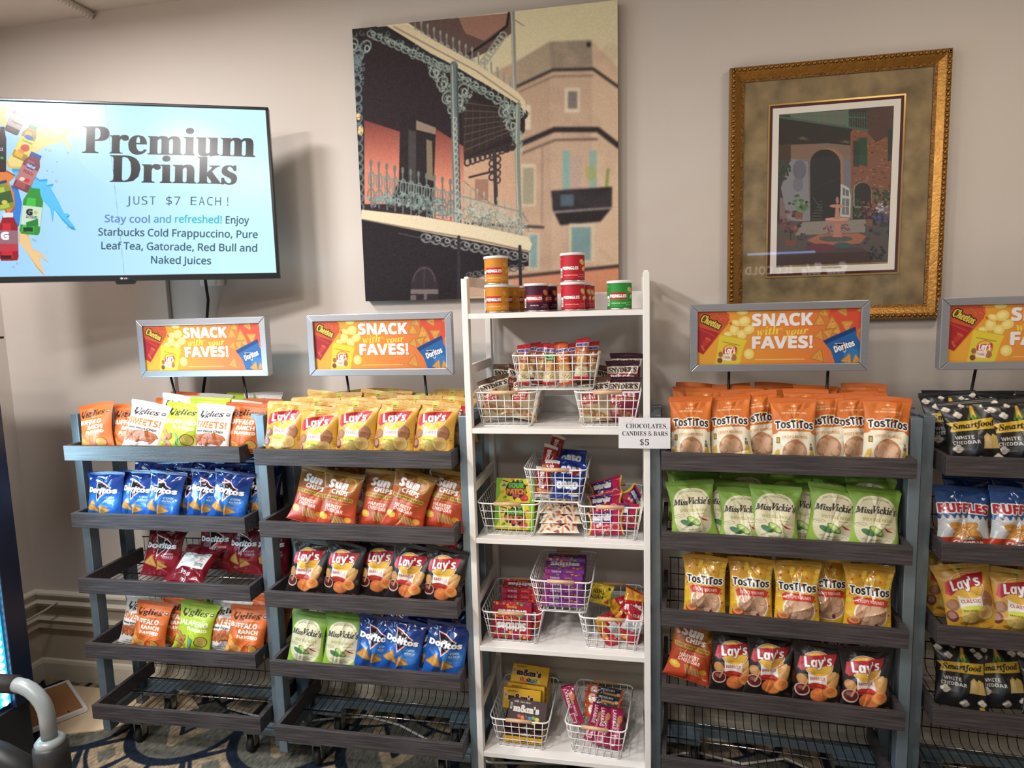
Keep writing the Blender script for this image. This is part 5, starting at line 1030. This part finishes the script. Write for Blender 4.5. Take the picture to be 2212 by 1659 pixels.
stock(3, 3, 2, [('bbq', .25, 2), ('bbq', .375, 0), ('bbq', .50, 3)], y0=.135)
# rack at the right edge
stock(4, 0, 0, [('smart', .082, -5), ('smart', .188, -4, .010), ('smart', .300, 3), ('smart', .41, 0)])
stock(4, 0, 1, [('smart', .06, -6), ('smart', .17, 3), ('smart', .29, 2)], y0=.13)
stock(4, 0, 3, [('smart', .08, 4), ('smart', .20, 3)], y0=.21)
stock(4, 1, 0, [('ruf', .070, 0), ('ruf', .195, 3, -.006), ('ruf', .315, 2), ('ruf', .43, 0)])
stock(4, 1, 1, [('ruf', .12, 3), ('ruf', .24, 3)], y0=.13)
stock(4, 2, 0, [('lays', .098, -10, .004), ('lays', .215, 3), ('lays', .33, 2)], lean=18)
stock(4, 2, 1, [('lays', .08, 4), ('lays', .20, 2)], y0=.13)
stock(4, 3, 0, [('smart', .100, 3, .03), ('smart', .205, -3, .05), ('smart', .32, 0, .04)], lean=24)
# ------------------------------------------------------------------ crisp cans
def can_meshes(c, flav, chip):
    A = art_can(c, flav, chip); C = A.cells(); ny, nx = C.shape[:2]; th = np.linspace(-math.pi, math.pi, nx)[None, :]; z = np.linspace(.078, .004, ny)[:, None]; r = .0355
    V = np.stack([r * np.sin(th) * np.ones_like(z), -r * np.cos(th) * np.ones_like(z), z * np.ones_like(th)], -1)
    return mesh_grid('can_body', V[:, ::-1], C[:, ::-1], 'box')
_lid = MB().lathe([(.0372, .0765), (.0378, .078), (.0378, .083), (.0365, .0845), (.033, .0835), (.0, .0835)], 36); _rim = MB().lathe([(.0, .001), (.035, 0), (.0366, .001), (.0366, .004), (.0354, .005)], 36)
CANS = {}
def put_can(key, x, y, z, label, group):
    if key not in CANS:
        c = {'o': ((222, 140, 30), 'CHEDDAR CHEESE', (236, 170, 60)), 'p': ((70, 22, 50), 'BBQ', (216, 130, 60)), 'r': ((206, 26, 44), 'ORIGINAL', (240, 200, 110)), 'g': ((40, 150, 56), 'SOUR CREAM & ONION', (226, 200, 120))}[key]
        CANS[key] = can_meshes(*c)
    t = thing('snack_can', label, 'can', (x, y, z), (0, 0, rad(rng.uniform(-8, 2))), group); obj('can_body', CANS[key], t)
    if not hasattr(put_can, 'lid'):
        l = _lid.build('lid', 'canlid', t, smooth=True); q = _rim.build('tin_rim', 'tin', t, smooth=True); put_can.lid = l.data; put_can.rim = q.data
    else: obj('lid', put_can.lid, t); obj('tin_rim', put_can.rim, t)
zt = ZS[0]; G = 'short crisp cans on the top shelf'
for key, x, y, z, lab in (
    ('o', -.409, -.315, zt, 'orange crisp can, front, supporting another orange can on the top shelf'), ('o', -.409, -.313, zt + .0846, 'orange crisp can standing on top of another orange can'),
    ('o', -.392, -.222, zt, 'middle orange crisp can in the row behind the stacked orange cans'), ('o', -.378, -.128, zt, 'rearmost orange crisp can nearest the back of the top shelf'),
    ('p', -.288, -.315, zt, 'dark purple crisp can at the front of the top shelf'), ('p', -.272, -.215, zt, 'dark purple crisp can directly behind the other purple can'),
    ('r', -.178, -.315, zt, 'red crisp can, front, supporting another red can on the top shelf'), ('r', -.178, -.313, zt + .0846, 'red crisp can standing on top of another red can'),
    ('r', -.166, -.225, zt, 'middle red crisp can in the row behind the stacked red cans'), ('r', -.160, -.135, zt, 'rearmost red crisp can nearest the back of the top shelf'),
    ('g', -.042, -.312, zt, 'single green crisp can at the right of the top shelf')): put_can(key, x, y, z, lab, G)
# ------------------------------------------------------------------ wire baskets
def basket_meshes():
    W, D, H, w, d, r = .196, .262, .106, .152, .225, .0016     # rim W x D, floor w x d
    mb = MB()
    def rr(a, b, z, q): # rounded rectangle loop
        P = []
        for cx, cy, s in ((a / 2 - q, b / 2 - q, 0), (-a / 2 + q, b / 2 - q, 90), (-a / 2 + q, -b / 2 + q, 180), (a / 2 - q, -b / 2 + q, 270)):
            P += [(cx + q * math.cos(rad(s + e)), cy + q * math.sin(rad(s + e)), z) for e in (0, 30, 60, 90)]
        return P + [P[0]]
    mb.tube(rr(W, D, H, .022), .0026, 6); mb.tube(rr(w, d, .0, .012), .0018, 5)
    for t in (.28, .52, .76): mb.tube(rr(w + (W - w) * t, d + (D - d) * t, H * t, .016), .0014, 4)
    for k in range(7):
        s = (k - 3) / 3.0; mb.tube([(s * w * .46, -d / 2 * 1.0, 0), (s * w * .46, d / 2, 0)], .0013, 4)
        for e in (-1, 1): mb.tube([(s * w * .46, e * d / 2, 0), (s * (W - .03) * .47, e * D / 2, H)], .0013, 4)
    for k in range(9):
        s = (k - 4) / 4.0; mb.tube([(-w / 2, s * d * .46, 0), (w / 2, s * d * .46, 0)], .0013, 4)
        for e in (-1, 1): mb.tube([(e * w / 2, s * d * .46, 0), (e * W / 2, s * (D - .03) * .47, H)], .0013, 4)
    o = mb.build('wire_frame', 'whitemetal', smooth=True); h = []
    for e in (-1, 1): q = MB().tube([(-.042, e * D / 2, H), (.042, e * D / 2, H)], .0062, 10).build('handle', 'dowel', smooth=True); h.append(q)
    return o, h
_wf, _hs = basket_meshes(); WFM = _wf.data; HM = [q.data for q in _hs]
for q in [_wf] + _hs: bpy.data.objects.remove(q)
def basket(x, y, z, yaw, label):
    t = thing('wire_basket', label, 'basket', (x, y, z), (0, 0, rad(yaw)), 'white wire baskets on the shelf unit'); obj('wire_frame', WFM, t)
    for m in HM: obj('handle', m, t)
    return t
BK = {}
for key, x, y, z, yaw, lab in (
    ('2L', -.390, -.212, ZS[1] + .002, 0, 'white wire basket of pretzel packs at the left of the second shelf'), ('2R', -.079, -.212, ZS[1] + .002, 0, 'white wire basket of pretzel packs at the right of the second shelf'),
    ('2C', -.236, -.232, ZS[1] + .113, 90, 'white wire basket of cracker packs set sideways across two pretzel baskets'),
    ('3L', -.390, -.212, ZS[2] + .002, 0, 'white wire basket holding yellow sour candy boxes'), ('3R', -.074, -.212, ZS[2] + .002, 0, 'white wire basket of pink candy packs on the third shelf'),
    ('3C', -.240, -.205, ZS[2] + .1115, 0, 'white wire basket of biscuit and blue cookie packs, raised in the middle'),
    ('4L', -.388, -.212, ZS[3] + .002, 0, 'white wire basket of red candy boxes on the fourth shelf'), ('4C', -.229, -.205, ZS[3] + .1115, 0, 'white wire basket of purple candy boxes, raised in the middle'),
    ('4R', -.076, -.212, ZS[3] + .002, 0, 'white wire basket of yellow and red nut bags on the fourth shelf'),
    ('5L', -.371, -.212, ZS[4] + .002, -1, 'white wire basket of yellow and brown candy boxes on the bottom shelf'), ('5R', -.118, -.215, ZS[4] + .002, -5, 'white wire basket of snack bars on the bottom shelf')): BK[key] = (x, y, z, yaw); basket(x, y, z, yaw, lab)
# ------------------------------------------------------------------ small packs and boxes in the baskets
SM = {}
def pack(key, A, m, w, h, t, **kw): SM[key] = (bag_mesh(A, 5 + len(SM), w, h, t, m, **kw), w, h)
pack('ckr_red', art_cracker((200, 30, 40), (206, 110, 60), 'PEANUT BUTTER'), 'foil', .044, .128, .026, seal=.05, wr=.5)
pack('ckr_green', art_cracker((200, 34, 40), (70, 150, 60), 'JALAPENO'), 'foil', .044, .128, .026, seal=.05, wr=.5)
pack('ckr_orange', art_cracker((226, 90, 34), (232, 110, 40), 'CHEDDAR'), 'foil', .044, .128, .026, seal=.05, wr=.5)
pack('prz_tan', art_pretzel((196, 176, 138), (92, 60, 42)), 'foil', .108, .138, .040); pack('prz_mag', art_pretzel((150, 26, 70), (60, 20, 40)), 'foil', .108, .140, .040)
pack('bisc', art_biscoff(), 'foil', .048, .096, .022, wr=.5); pack('oreo', art_oreo(), 'foil', .105, .075, .030); pack('snak', art_snak(), 'kraft', .135, .085, .024)
pack('nerd', art_nerds(), 'foil', .115, .074, .028); pack('nut', art_peanut(), 'foil', .082, .105, .030); pack('thin', art_thins(), 'kraft', .082, .068, .020); pack('silv', art_redsilver(), 'foil', .082, .105, .030)
pack('gbar', art_gbar(), 'foil', .135, .042, .024, wr=.6); pack('lara', art_lara(), 'foil', .046, .125, .020, wr=.5)
def put(key, x, y, z, rx, ry, rz, name, label, cat, group):
    (pm, sm), w, h = SM[key]; t = thing(name, label, cat, (x, y, z), (rad(rx), rad(ry), rad(rz)), group); obj('pouch', pm, t); obj('top_seal', sm, t); return t
def carton(Af, Ae, w, h, d, base):
    """carton lying with its big printed face up-front: front face -y is w x h printed, bottom/top edges printed"""
    return Af, Ae, w, h, d, base
BXM = {}
def put_box(key, x, y, z, rx, ry, rz, label, group):
    Af, Ae, w, h, d, base = BOXES[key]; t = thing('candy_box', label, 'candy box', (x, y, z), (rad(rx), rad(ry), rad(rz)), group)
    if key not in BXM:
        mk = bpy.data.materials.get('carton_' + key) or mat('carton_' + key, base, .45)
        b = MB().box(-w / 2, 0, 0, w / 2, d, h).build('carton', mk, t, .0012); f = flat_art(Af, 'printed_face', 'box', t, w - .002, h - .002, -.0004, .001, -w / 2 + .001); e = []
        if Ae is not None:
            C = Ae.cells(); ny, nx = C.shape[:2]
            for zz in (-.0004, h + .0004):
                Xg, Yg = np.meshgrid(np.linspace(-w / 2 + .001, w / 2 - .001, nx), np.linspace(.001, d - .001, ny)); V = np.stack([Xg, Yg, np.full_like(Xg, zz)], -1)
                if zz > 0: e.append(obj('printed_edge', mesh_grid('printed_edge', V[::-1][:, :], C[:, :], 'box', False), t))
                else: e.append(obj('printed_edge', mesh_grid('printed_edge', V, C, 'box', False), t))
        BXM[key] = (b, f, e)
    else:
        b, f, e = BXM[key]
        for src in [b, f] + e: c = src.copy(); COL.objects.link(c); c.parent = t
    return t
BOXES = {'sour': (art_sour(), None, .128, .078, .018, (226, 206, 40)), 'skr': (art_skit((186, 26, 50)), edge_skit((176, 26, 60), 1), .128, .076, .017, (176, 24, 46)),
         'skp': (art_skit((130, 50, 150), True), edge_skit((130, 50, 150)), .128, .076, .016, (120, 44, 140)), 'mmy': (art_mm((238, 182, 36)), edge_mm((238, 182, 36)), .130, .066, .018, (226, 170, 40)),
         'mmb': (art_mm((60, 30, 28)), edge_mm((60, 30, 28)), .130, .066, .018, (56, 28, 26))}
# shelf 2, cracker packs standing in the sideways basket
x, y, z, _ = BK['2C']; G = 'cracker packs in the sideways basket'
for key, dx, dy, ry, lab in (('ckr_red', -.106, -.045, 2, 'red cracker pack at the left end of the cracker basket'), ('ckr_red', -.058, .005, 4, 'red cracker pack set back beside the green-banded one'), ('ckr_green', -.022, -.045, 2, 'red cracker pack with a green band in the cracker basket'),
        ('ckr_orange', .030, -.045, -8, 'orange cracker pack leaning left in the cracker basket'), ('ckr_red', .058, .010, -4, 'red cracker pack half hidden behind the tallest one'), ('ckr_red', .074, -.042, 3, 'tallest red cracker pack at the right of the cracker basket'),
        ('ckr_red', -.085, .040, 0, 'red cracker pack in the rear row, left, cracker basket'), ('ckr_orange', .005, .040, 0, 'orange cracker pack in the rear row of the cracker basket'), ('ckr_red', .100, .040, 2, 'red cracker pack in the rear right corner of cracker basket')):
    put(key, x + dx, y + dy, z + .010 + (.016 if 'tallest' in lab[:8] else 0), -8, ry, rng.uniform(-6, 6), 'cracker_pack', lab, 'cracker pack', G)
x, y, z, _ = BK['2L']; G = 'pretzel packs in the left basket'
for dx, dy, dz, rx, ry, rz, lab in ((-.030, -.055, .018, -22, -12, 8, 'tan pretzel pack at the front of the left pretzel basket'), (.036, -.050, .012, -24, 8, -6, 'tan pretzel pack leaning right inside the left pretzel basket'), (-.012, .010, .045, -20, 26, 12, 'tan pretzel pack poking out highest from the left pretzel basket'),
        (.046, .020, .030, -18, -14, 0, 'tan pretzel pack behind, right side of left pretzel basket'), (-.045, .065, .040, -14, 8, 0, 'tan pretzel pack at the rear of the left pretzel basket')): put('prz_tan', x + dx, y + dy, z + dz, rx, ry, rz, 'pretzel_pack', lab, 'pretzel pack', G)
x, y, z, _ = BK['2R']; G = 'pretzel packs in the right basket'
for key, dx, dy, dz, rx, ry, rz, lab in (('prz_tan', -.040, -.058, .006, -14, -3, 0, 'tan pretzel pack at the front left of the right pretzel basket'), ('prz_mag', .040, -.050, .006, -14, 3, 0, 'magenta pretzel pack low at the front of right pretzel basket'), ('prz_mag', .038, -.002, .052, -14, 3, 4, 'magenta pretzel pack standing highest in the right pretzel basket'),
        ('prz_tan', -.030, .020, .040, -20, 14, 0, 'tan pretzel pack behind, left side of right pretzel basket'), ('prz_mag', .045, .060, .070, -10, 4, 0, 'magenta pretzel pack at the rear of the right pretzel basket')): put(key, x + dx, y + dy, z + dz, rx, ry, rz, 'pretzel_pack', lab, 'pretzel pack', G)
# shelf 3
x, y, z, _ = BK['3L']; G = 'yellow sour candy boxes'
for k, (dx, dy, dz, rx, lab) in enumerate(((.008, -.078, .006, -16, 'yellow sour candy box in front, seen through the basket wires'), (.006, -.036, .082, -16, 'yellow sour candy box standing higher behind the front one'))): put_box('sour', x + dx, y + dy, z + dz, rx, 1, 0, lab, G)
for k in range(3): put_box('sour', x + .004, y + .02 + k * .026, z + .004 + .012 * k, -14, 0, 0, ('yellow sour candy box hidden third in the leaning stack', 'yellow sour candy box hidden fourth in the leaning stack', 'yellow sour candy box hidden rearmost in the leaning stack')[k], G)
x, y, z, _ = BK['3C']; G = 'red biscuit packs in the raised basket'
for dx, dy, dz, rx, ry, rz, lab in ((-.048, -.082, .004, -14, 2, 0, 'red biscuit pack upright at the front left of raised basket'), (-.014, -.060, .022, -22, -4, 0, 'red biscuit pack behind the wooden handle of the raised basket'), (.020, -.070, .040, -40, 62, 0, 'red biscuit pack lying slanted over the blue cookie packs'),
        (-.044, -.010, .060, -18, 10, 0, 'red biscuit pack leaning higher at the left of raised basket'), (-.030, .040, .085, -14, 14, 0, 'red biscuit pack sticking up topmost above the raised basket')): put('bisc', x + dx, y + dy, z + dz, rx, ry, rz, 'biscuit_pack', lab, 'biscuit pack', G)
G = 'blue cookie packs in the raised basket'
for dx, dy, dz, rx, ry, rz, lab in ((.030, -.088, .004, -16, 2, 0, 'blue cookie pack lowest at the front of the raised basket'), (.036, -.040, .038, -22, 6, 4, 'blue cookie pack in the middle of the raised basket'), (.034, .020, .062, -30, -2, -4, 'blue cookie pack on top with its white name fully showing')): put('oreo', x + dx, y + dy, z + dz, rx, ry, rz, 'cookie_pack', lab, 'cookie pack', G)
G = 'cream snack packs stacked between the baskets'
for k in range(4): put('snak', -.236 + .006 * (k % 2), -.322 + .024 * k, ZS[2] + .014 + .023 * k, -68 + 4 * k, rng.uniform(-3, 3), rng.uniform(-4, 4), 'snack_pack', ('bottom cream snack pack of the stack between two baskets', 'second cream snack pack from the bottom of the stack', 'third cream snack pack from the bottom of the stack', 'topmost cream snack pack with upside-down black lettering')[k], 'snack pack', G)
x, y, z, _ = BK['3R']; G = 'pink candy packs in the right basket'
for dx, dy, dz, rx, ry, rz, lab in ((-.014, -.088, .004, -20, -3, 0, 'pink candy pack lowest at the front of its basket'), (.030, -.060, .022, -30, 8, 6, 'pink candy pack second from the bottom, right side'), (-.016, -.040, .048, -34, -6, 0, 'pink candy pack with dark name patch behind the handle'), (.040, .0, .060, -30, 66, 0, 'pink candy pack standing on end at the right'), (-.010, .030, .075, -24, -10, 6, 'topmost pink candy pack lying across the rear')): put('nerd', x + dx, y + dy, z + dz, rx, ry, rz, 'candy_pack', lab, 'candy pack', G)
# shelf 4
x, y, z, _ = BK['4L']; G = 'red candy boxes'
put_box('skr', x - .008, y - .098, z + .004, -14, 0, 0, 'red candy box lowest at the front, white name upside down', G); put_box('skr', x - .010, y - .072, z + .034, -14, 0, 0, 'red candy box raised second behind the front red box', G); put_box('skr', x + .016, y - .046, z + .022, -12, 2, -6, 'red candy box peeking out at the right of the front pair', G)
for k in range(5): put_box('skr', x + .008, y - .03 + .006 * k, z + .06 + .0178 * k, -90, 0, rng.uniform(-2, 2), ('red candy box at the bottom of the flat pile behind', 'red candy box second from bottom of the flat pile', 'red candy box in the middle of the flat pile', 'red candy box second from top of the flat pile', 'red candy box on top of the flat pile')[k], G)
x, y, z, _ = BK['4C']; G = 'purple candy boxes'
for k in range(6): put_box('skp', x + rng.uniform(-.003, .003), y - .092 + .010 * k, z + .022 + .0175 * k, -86 if k < 4 else -84, 0, rng.uniform(-2, 2), f'purple candy box lying flat, {("lowest", "second lowest", "third lowest", "fourth lowest", "fifth lowest", "topmost of front pile")[k]} in the purple stack', G)
put_box('skp', x + .002, y - .022, z + .060, -30, 0, 0, 'purple candy box tilted up with its large white name showing', G)
for k in range(3): put_box('skp', x, y + .02, z + .070 + .0175 * k, -88, 0, 0, f'purple candy box in the rear pile, {("lowest", "middle", "topmost")[k]} one', G)
x, y, z, _ = BK['4R']; G = 'nut bags in the right basket'
for key, dx, dy, dz, rx, ry, rz, lab in (('silv', -.020, -.088, .006, -30, 60, 0, 'silver-backed nut bag lowest at the front of the nut basket'), ('silv', .046, -.076, .008, -20, 28, 0, 'silver-backed nut bag at the front right of the nut basket'), ('nut', -.044, -.050, .030, -30, 74, 0, 'yellow and red nut bag lying at the left of the nut basket'), ('nut', .048, -.030, .050, -30, 20, -8, 'yellow and red nut bag bulging up at the right'), ('nut', -.006, .020, .062, -24, 80, 0, 'yellow and red nut bag lying behind in the middle'), ('thin', -.044, .010, .088, -14, 12, 0, 'plain yellow bag with upside-down black words, topmost')): put(key, x + dx, y + dy, z + dz, rx, ry, rz, 'nut_bag', lab, 'nut bag', G)
# shelf 5
x, y, z, w_ = BK['5L']; G = 'chocolate candy boxes'
for k, (key, dy, dz, lab) in enumerate((('mmy', -.100, .024, 'yellow candy box lying flat at the very bottom of its basket'), ('mmb', -.096, .044, 'brown candy box lying flat, lowest brown one'), ('mmb', -.090, .064, 'brown candy box lying flat, second brown one up'))): put_box(key, x + .002, y + dy, z + dz, -84, 0, -2, lab, G)
put_box('mmb', x + .012, y - .078, z + .068, -34, 2, -4, 'brown candy box tilted up showing its large white name', G); put_box('mmy', x - .012, y - .030, z + .078, -16, 1, -3, 'yellow candy box with large brown name, in front', G)
put_box('mmy', x - .004, y - .004, z + .080, -14, 2, -3, 'yellow candy box directly behind the large-named yellow one', G)
for k in range(3): put_box('mmy', x + .004, y + .038, z + .078 + .020 * k, -84, 2, -3, f'yellow candy box in the rear pile, {("lowest", "middle", "tilted topmost")[k]} one', G)
put_box('mmy', x + .004, y + .030, z + .134, -50, 3, -3, 'yellow candy box crowning the rear pile', G)
x, y, z, w_ = BK['5R']; G = 'pink fruit bars in the right bottom basket'
for dx, dy, dz, rx, ry, rz, lab in ((-.070, -.040, .052, -20, -22, 0, 'pink fruit bar sticking out over the left rim'), (-.030, -.086, .030, -52, 22, 0, 'pink fruit bar slanted left of the middle'), (.008, -.090, .022, -52, 8, 0, 'pink fruit bar in the middle of its basket'), (.048, -.086, .010, -44, 6, 0, 'pink fruit bar at the right wall of its basket'), (.030, -.060, .010, -60, 50, 0, 'pink fruit bar lying lowest across the basket floor')): put('lara', x + dx, y + dy, z + dz, rx, ry, rz, 'snack_bar', lab, 'snack bar', G)
G = 'protein bars in the right bottom basket'
for dx, dy, dz, rx, ry, lab in ((.006, -.010, .058, -40, 4, 'orange and grey protein bar in front, nearest the pink bars'), (.004, .024, .078, -40, 5, 'orange and grey protein bar in the middle of three'), (.010, .052, .088, -36, 4, 'orange and grey protein bar at the rear of three')): put('gbar', x + dx, y + dy, z + dz, rx, ry, -4, 'snack_bar', lab, 'snack bar', G)
# ------------------------------------------------------------------ drinks cooler with its light strip, far left
co = thing('drinks_cooler', 'dark navy drinks cooler with a bright light strip at the left edge', 'cooler', (-2.54, -1.585, 0))
MB().box(0, 0, 0, .53, 1.035, .30).build('base', 'softblack', co, .004)
MB().box(0, .98, .30, .52, 1.03, 1.50).build('end_panel', 'navy', co, .003); MB().box(0, 0, .30, .04, .98, 1.50).build('back_panel', 'navy', co); MB().box(0, 0, 1.50, .52, 1.03, 1.56).build('top_panel', 'navy', co, .003)
MB().box(.505, .975, .30, .545, 1.045, 1.50).build('door_frame', 'navy', co, .003)
MB().box(.505, .935, .32, .528, .974, 1.48).build('light_channel', 'ledbar', co)
mb = MB()
for k in range(46): zc = .33 + k * .0252; mb.prism([(.955 + .010 * math.cos(q * math.pi / 4), zc + .010 * math.sin(q * math.pi / 4)) for q in range(8)], 'x', .528, .532)
mb.build('light_strip', 'led', co)
MB().box(.52, .965, 1.505, .57, 1.06, 1.512).build('hinge', 'black', co)
# ------------------------------------------------------------------ cart with grey tube handle, bottom left
ct = thing('hand_cart', 'black cart with a bent grey tube handle in the bottom left corner', 'cart', (-1.30, -1.20, 0))
pts = [(.0, 0, .805), (.028, 0, .803)] + [(.028 + .066 * math.sin(rad(t)), 0, .737 + .066 * math.cos(rad(t))) for t in (15, 30, 45, 60, 75, 90)] + [(.094, 0, .68)]
MB().tube(pts, .0150, 16).build('handle_tube', 'greyplastic', ct, smooth=True); MB().tube([(-.30, 0, .798), (.026, 0, .804)], .0185, 16).build('grip', 'softblack', ct, smooth=True)
MB().lathe([(.020, .670), (.026, .675), (.028, .685), (.022, .692)], 20, .094, 0).build('collar', 'greyplastic', ct, smooth=True); MB().lathe([(.030, .53), (.032, .59), (.033, .63), (.031, .635), (.033, .64), (.032, .675), (.024, .68)], 20, .094, 0).lathe([(.026, .10), (.027, .53)], 20, .094, 0).build('socket', 'softblack', ct, smooth=True)
MB().tube([(-.2, -.03, .70), (-.02, -.02, .655), (.08, -.01, .60)], .026, 12).build('side_arm', 'softblack', ct, smooth=True)
mb = MB(); mb.prism([(-.40, .08), (.10, .08), (.11, .24), (.06, .28), (-.40, .30)], 'y', .03, .16); mb.build('body', 'softblack', ct, .012)
for yy in (.05, .14):
    w = MB().lathe([(.02, -.02), (.07, -.02), (.08, -.01), (.08, .01), (.07, .02), (.02, .02)], 24); w.v = [(p[0] - .1, p[2] + yy, p[1] + .08) for p in w.v]; w.build('wheel', 'rubber', ct, smooth=True)
# ------------------------------------------------------------------ things on the floor
pb = MB().prism([(-2.44, -.05), (-1.80, -.05), (-1.72, -.11), (-2.02, -.30), (-2.16, -.345), (-2.40, -.30)], 'z', .001, .006).build('cardboard_panel', 'beigeboard'); tag(pb, 'flat beige cardboard sheet lying on the carpet beside the wall', 'cardboard')
pf = thing('picture_frame', 'white-edged picture frame lying face down, brown backing up', 'picture frame', (-2.338, -.222, .012), (0, 0, rad(-33)))
MB().box(-.138, -.108, .0, .138, .108, .010).build('backing_board', 'cardboard', pf)
mb = MB()
for q in ((-.148, -.120, .148, -.108), (-.148, .108, .148, .120), (-.148, -.108, -.136, .108), (.136, -.108, .148, .108)): mb.box(q[0], q[1], -.004, q[2], q[3], .013)
mb.build('frame_edge', 'paper', pf, .001); MB().box(.02, -.02, .0102, .05, -.004, .0108).build('sticker', 'black', pf)
MB().box(-.12, -.012, .0102, -.02, -.008, .0115).box(.115, .06, .0102, .127, .064, .0115).box(.115, -.03, .0102, .127, -.026, .0115).build('clips', 'black', pf)
cord = MB().tube([(-2.557, -.16, .30), (-2.52, -.14, .305), (-2.46, -.05, .340), (-2.44, -.03, .356), (-2.43, -.022, .362)], .004, 8); tag(cord.build('white_cord', 'cord', smooth=True), 'short white cord with a plug looped under the chair rail', 'cable')
MB_e = MB().tube([(-1.6, -.10, .006), (-1.45, -.13, .006), (-1.30, -.15, .006), (-1.15, -.10, .006), (-1.02, -.07, .006), (-.88, -.10, .006), (-.74, -.17, .006), (-.62, -.18, .006), (-.5, -.25, .006), (-.1, -.2, .006), (.2, -.09, .006), (.35, -.13, .006), (.5, -.08, .006), (.62, -.16, .006), (.75, -.22, .006)], .0045, 6)
tag(MB_e.build('extension_cord', 'cord', smooth=True), 'long pale extension cord trailing on the carpet under the racks', 'cable')
# ------------------------------------------------------------------ the lit drinks cooler across the room, seen as a reflection in the picture glass
vc = thing('display_cooler', 'lettered drinks cooler across the room, seen reflected in the framed print glass', 'cooler', (1.40, -3.93, 0))
MB().box(-.62, -.60, .0, .62, -.02, 1.70).build('cabinet', 'black', vc, .01); MB().box(-.62, -.60, 1.70, .62, -.02, 1.96).build('header_box', 'black', vc, .008)
A = Art(124, 26, 248, (14, 12, 14)); A.text('Coca-Cola', 38, 13, 9, (236, 232, 232), w=36, f='c', fat=.5); A.text('ICE COLD', 84, 13, 7, (236, 232, 232), w=40, f='b')
hd = flat_art(A, 'header_sign', 'signlit', vc, 1.24, .26, .0, 1.70, -.62); hd.rotation_euler = (0, 0, math.pi); hd.location = (0, -.018, 0)
MB().box(-.40, -.03, 1.968, .16, .0, 1.985).build('light_tube', 'tube', vc)
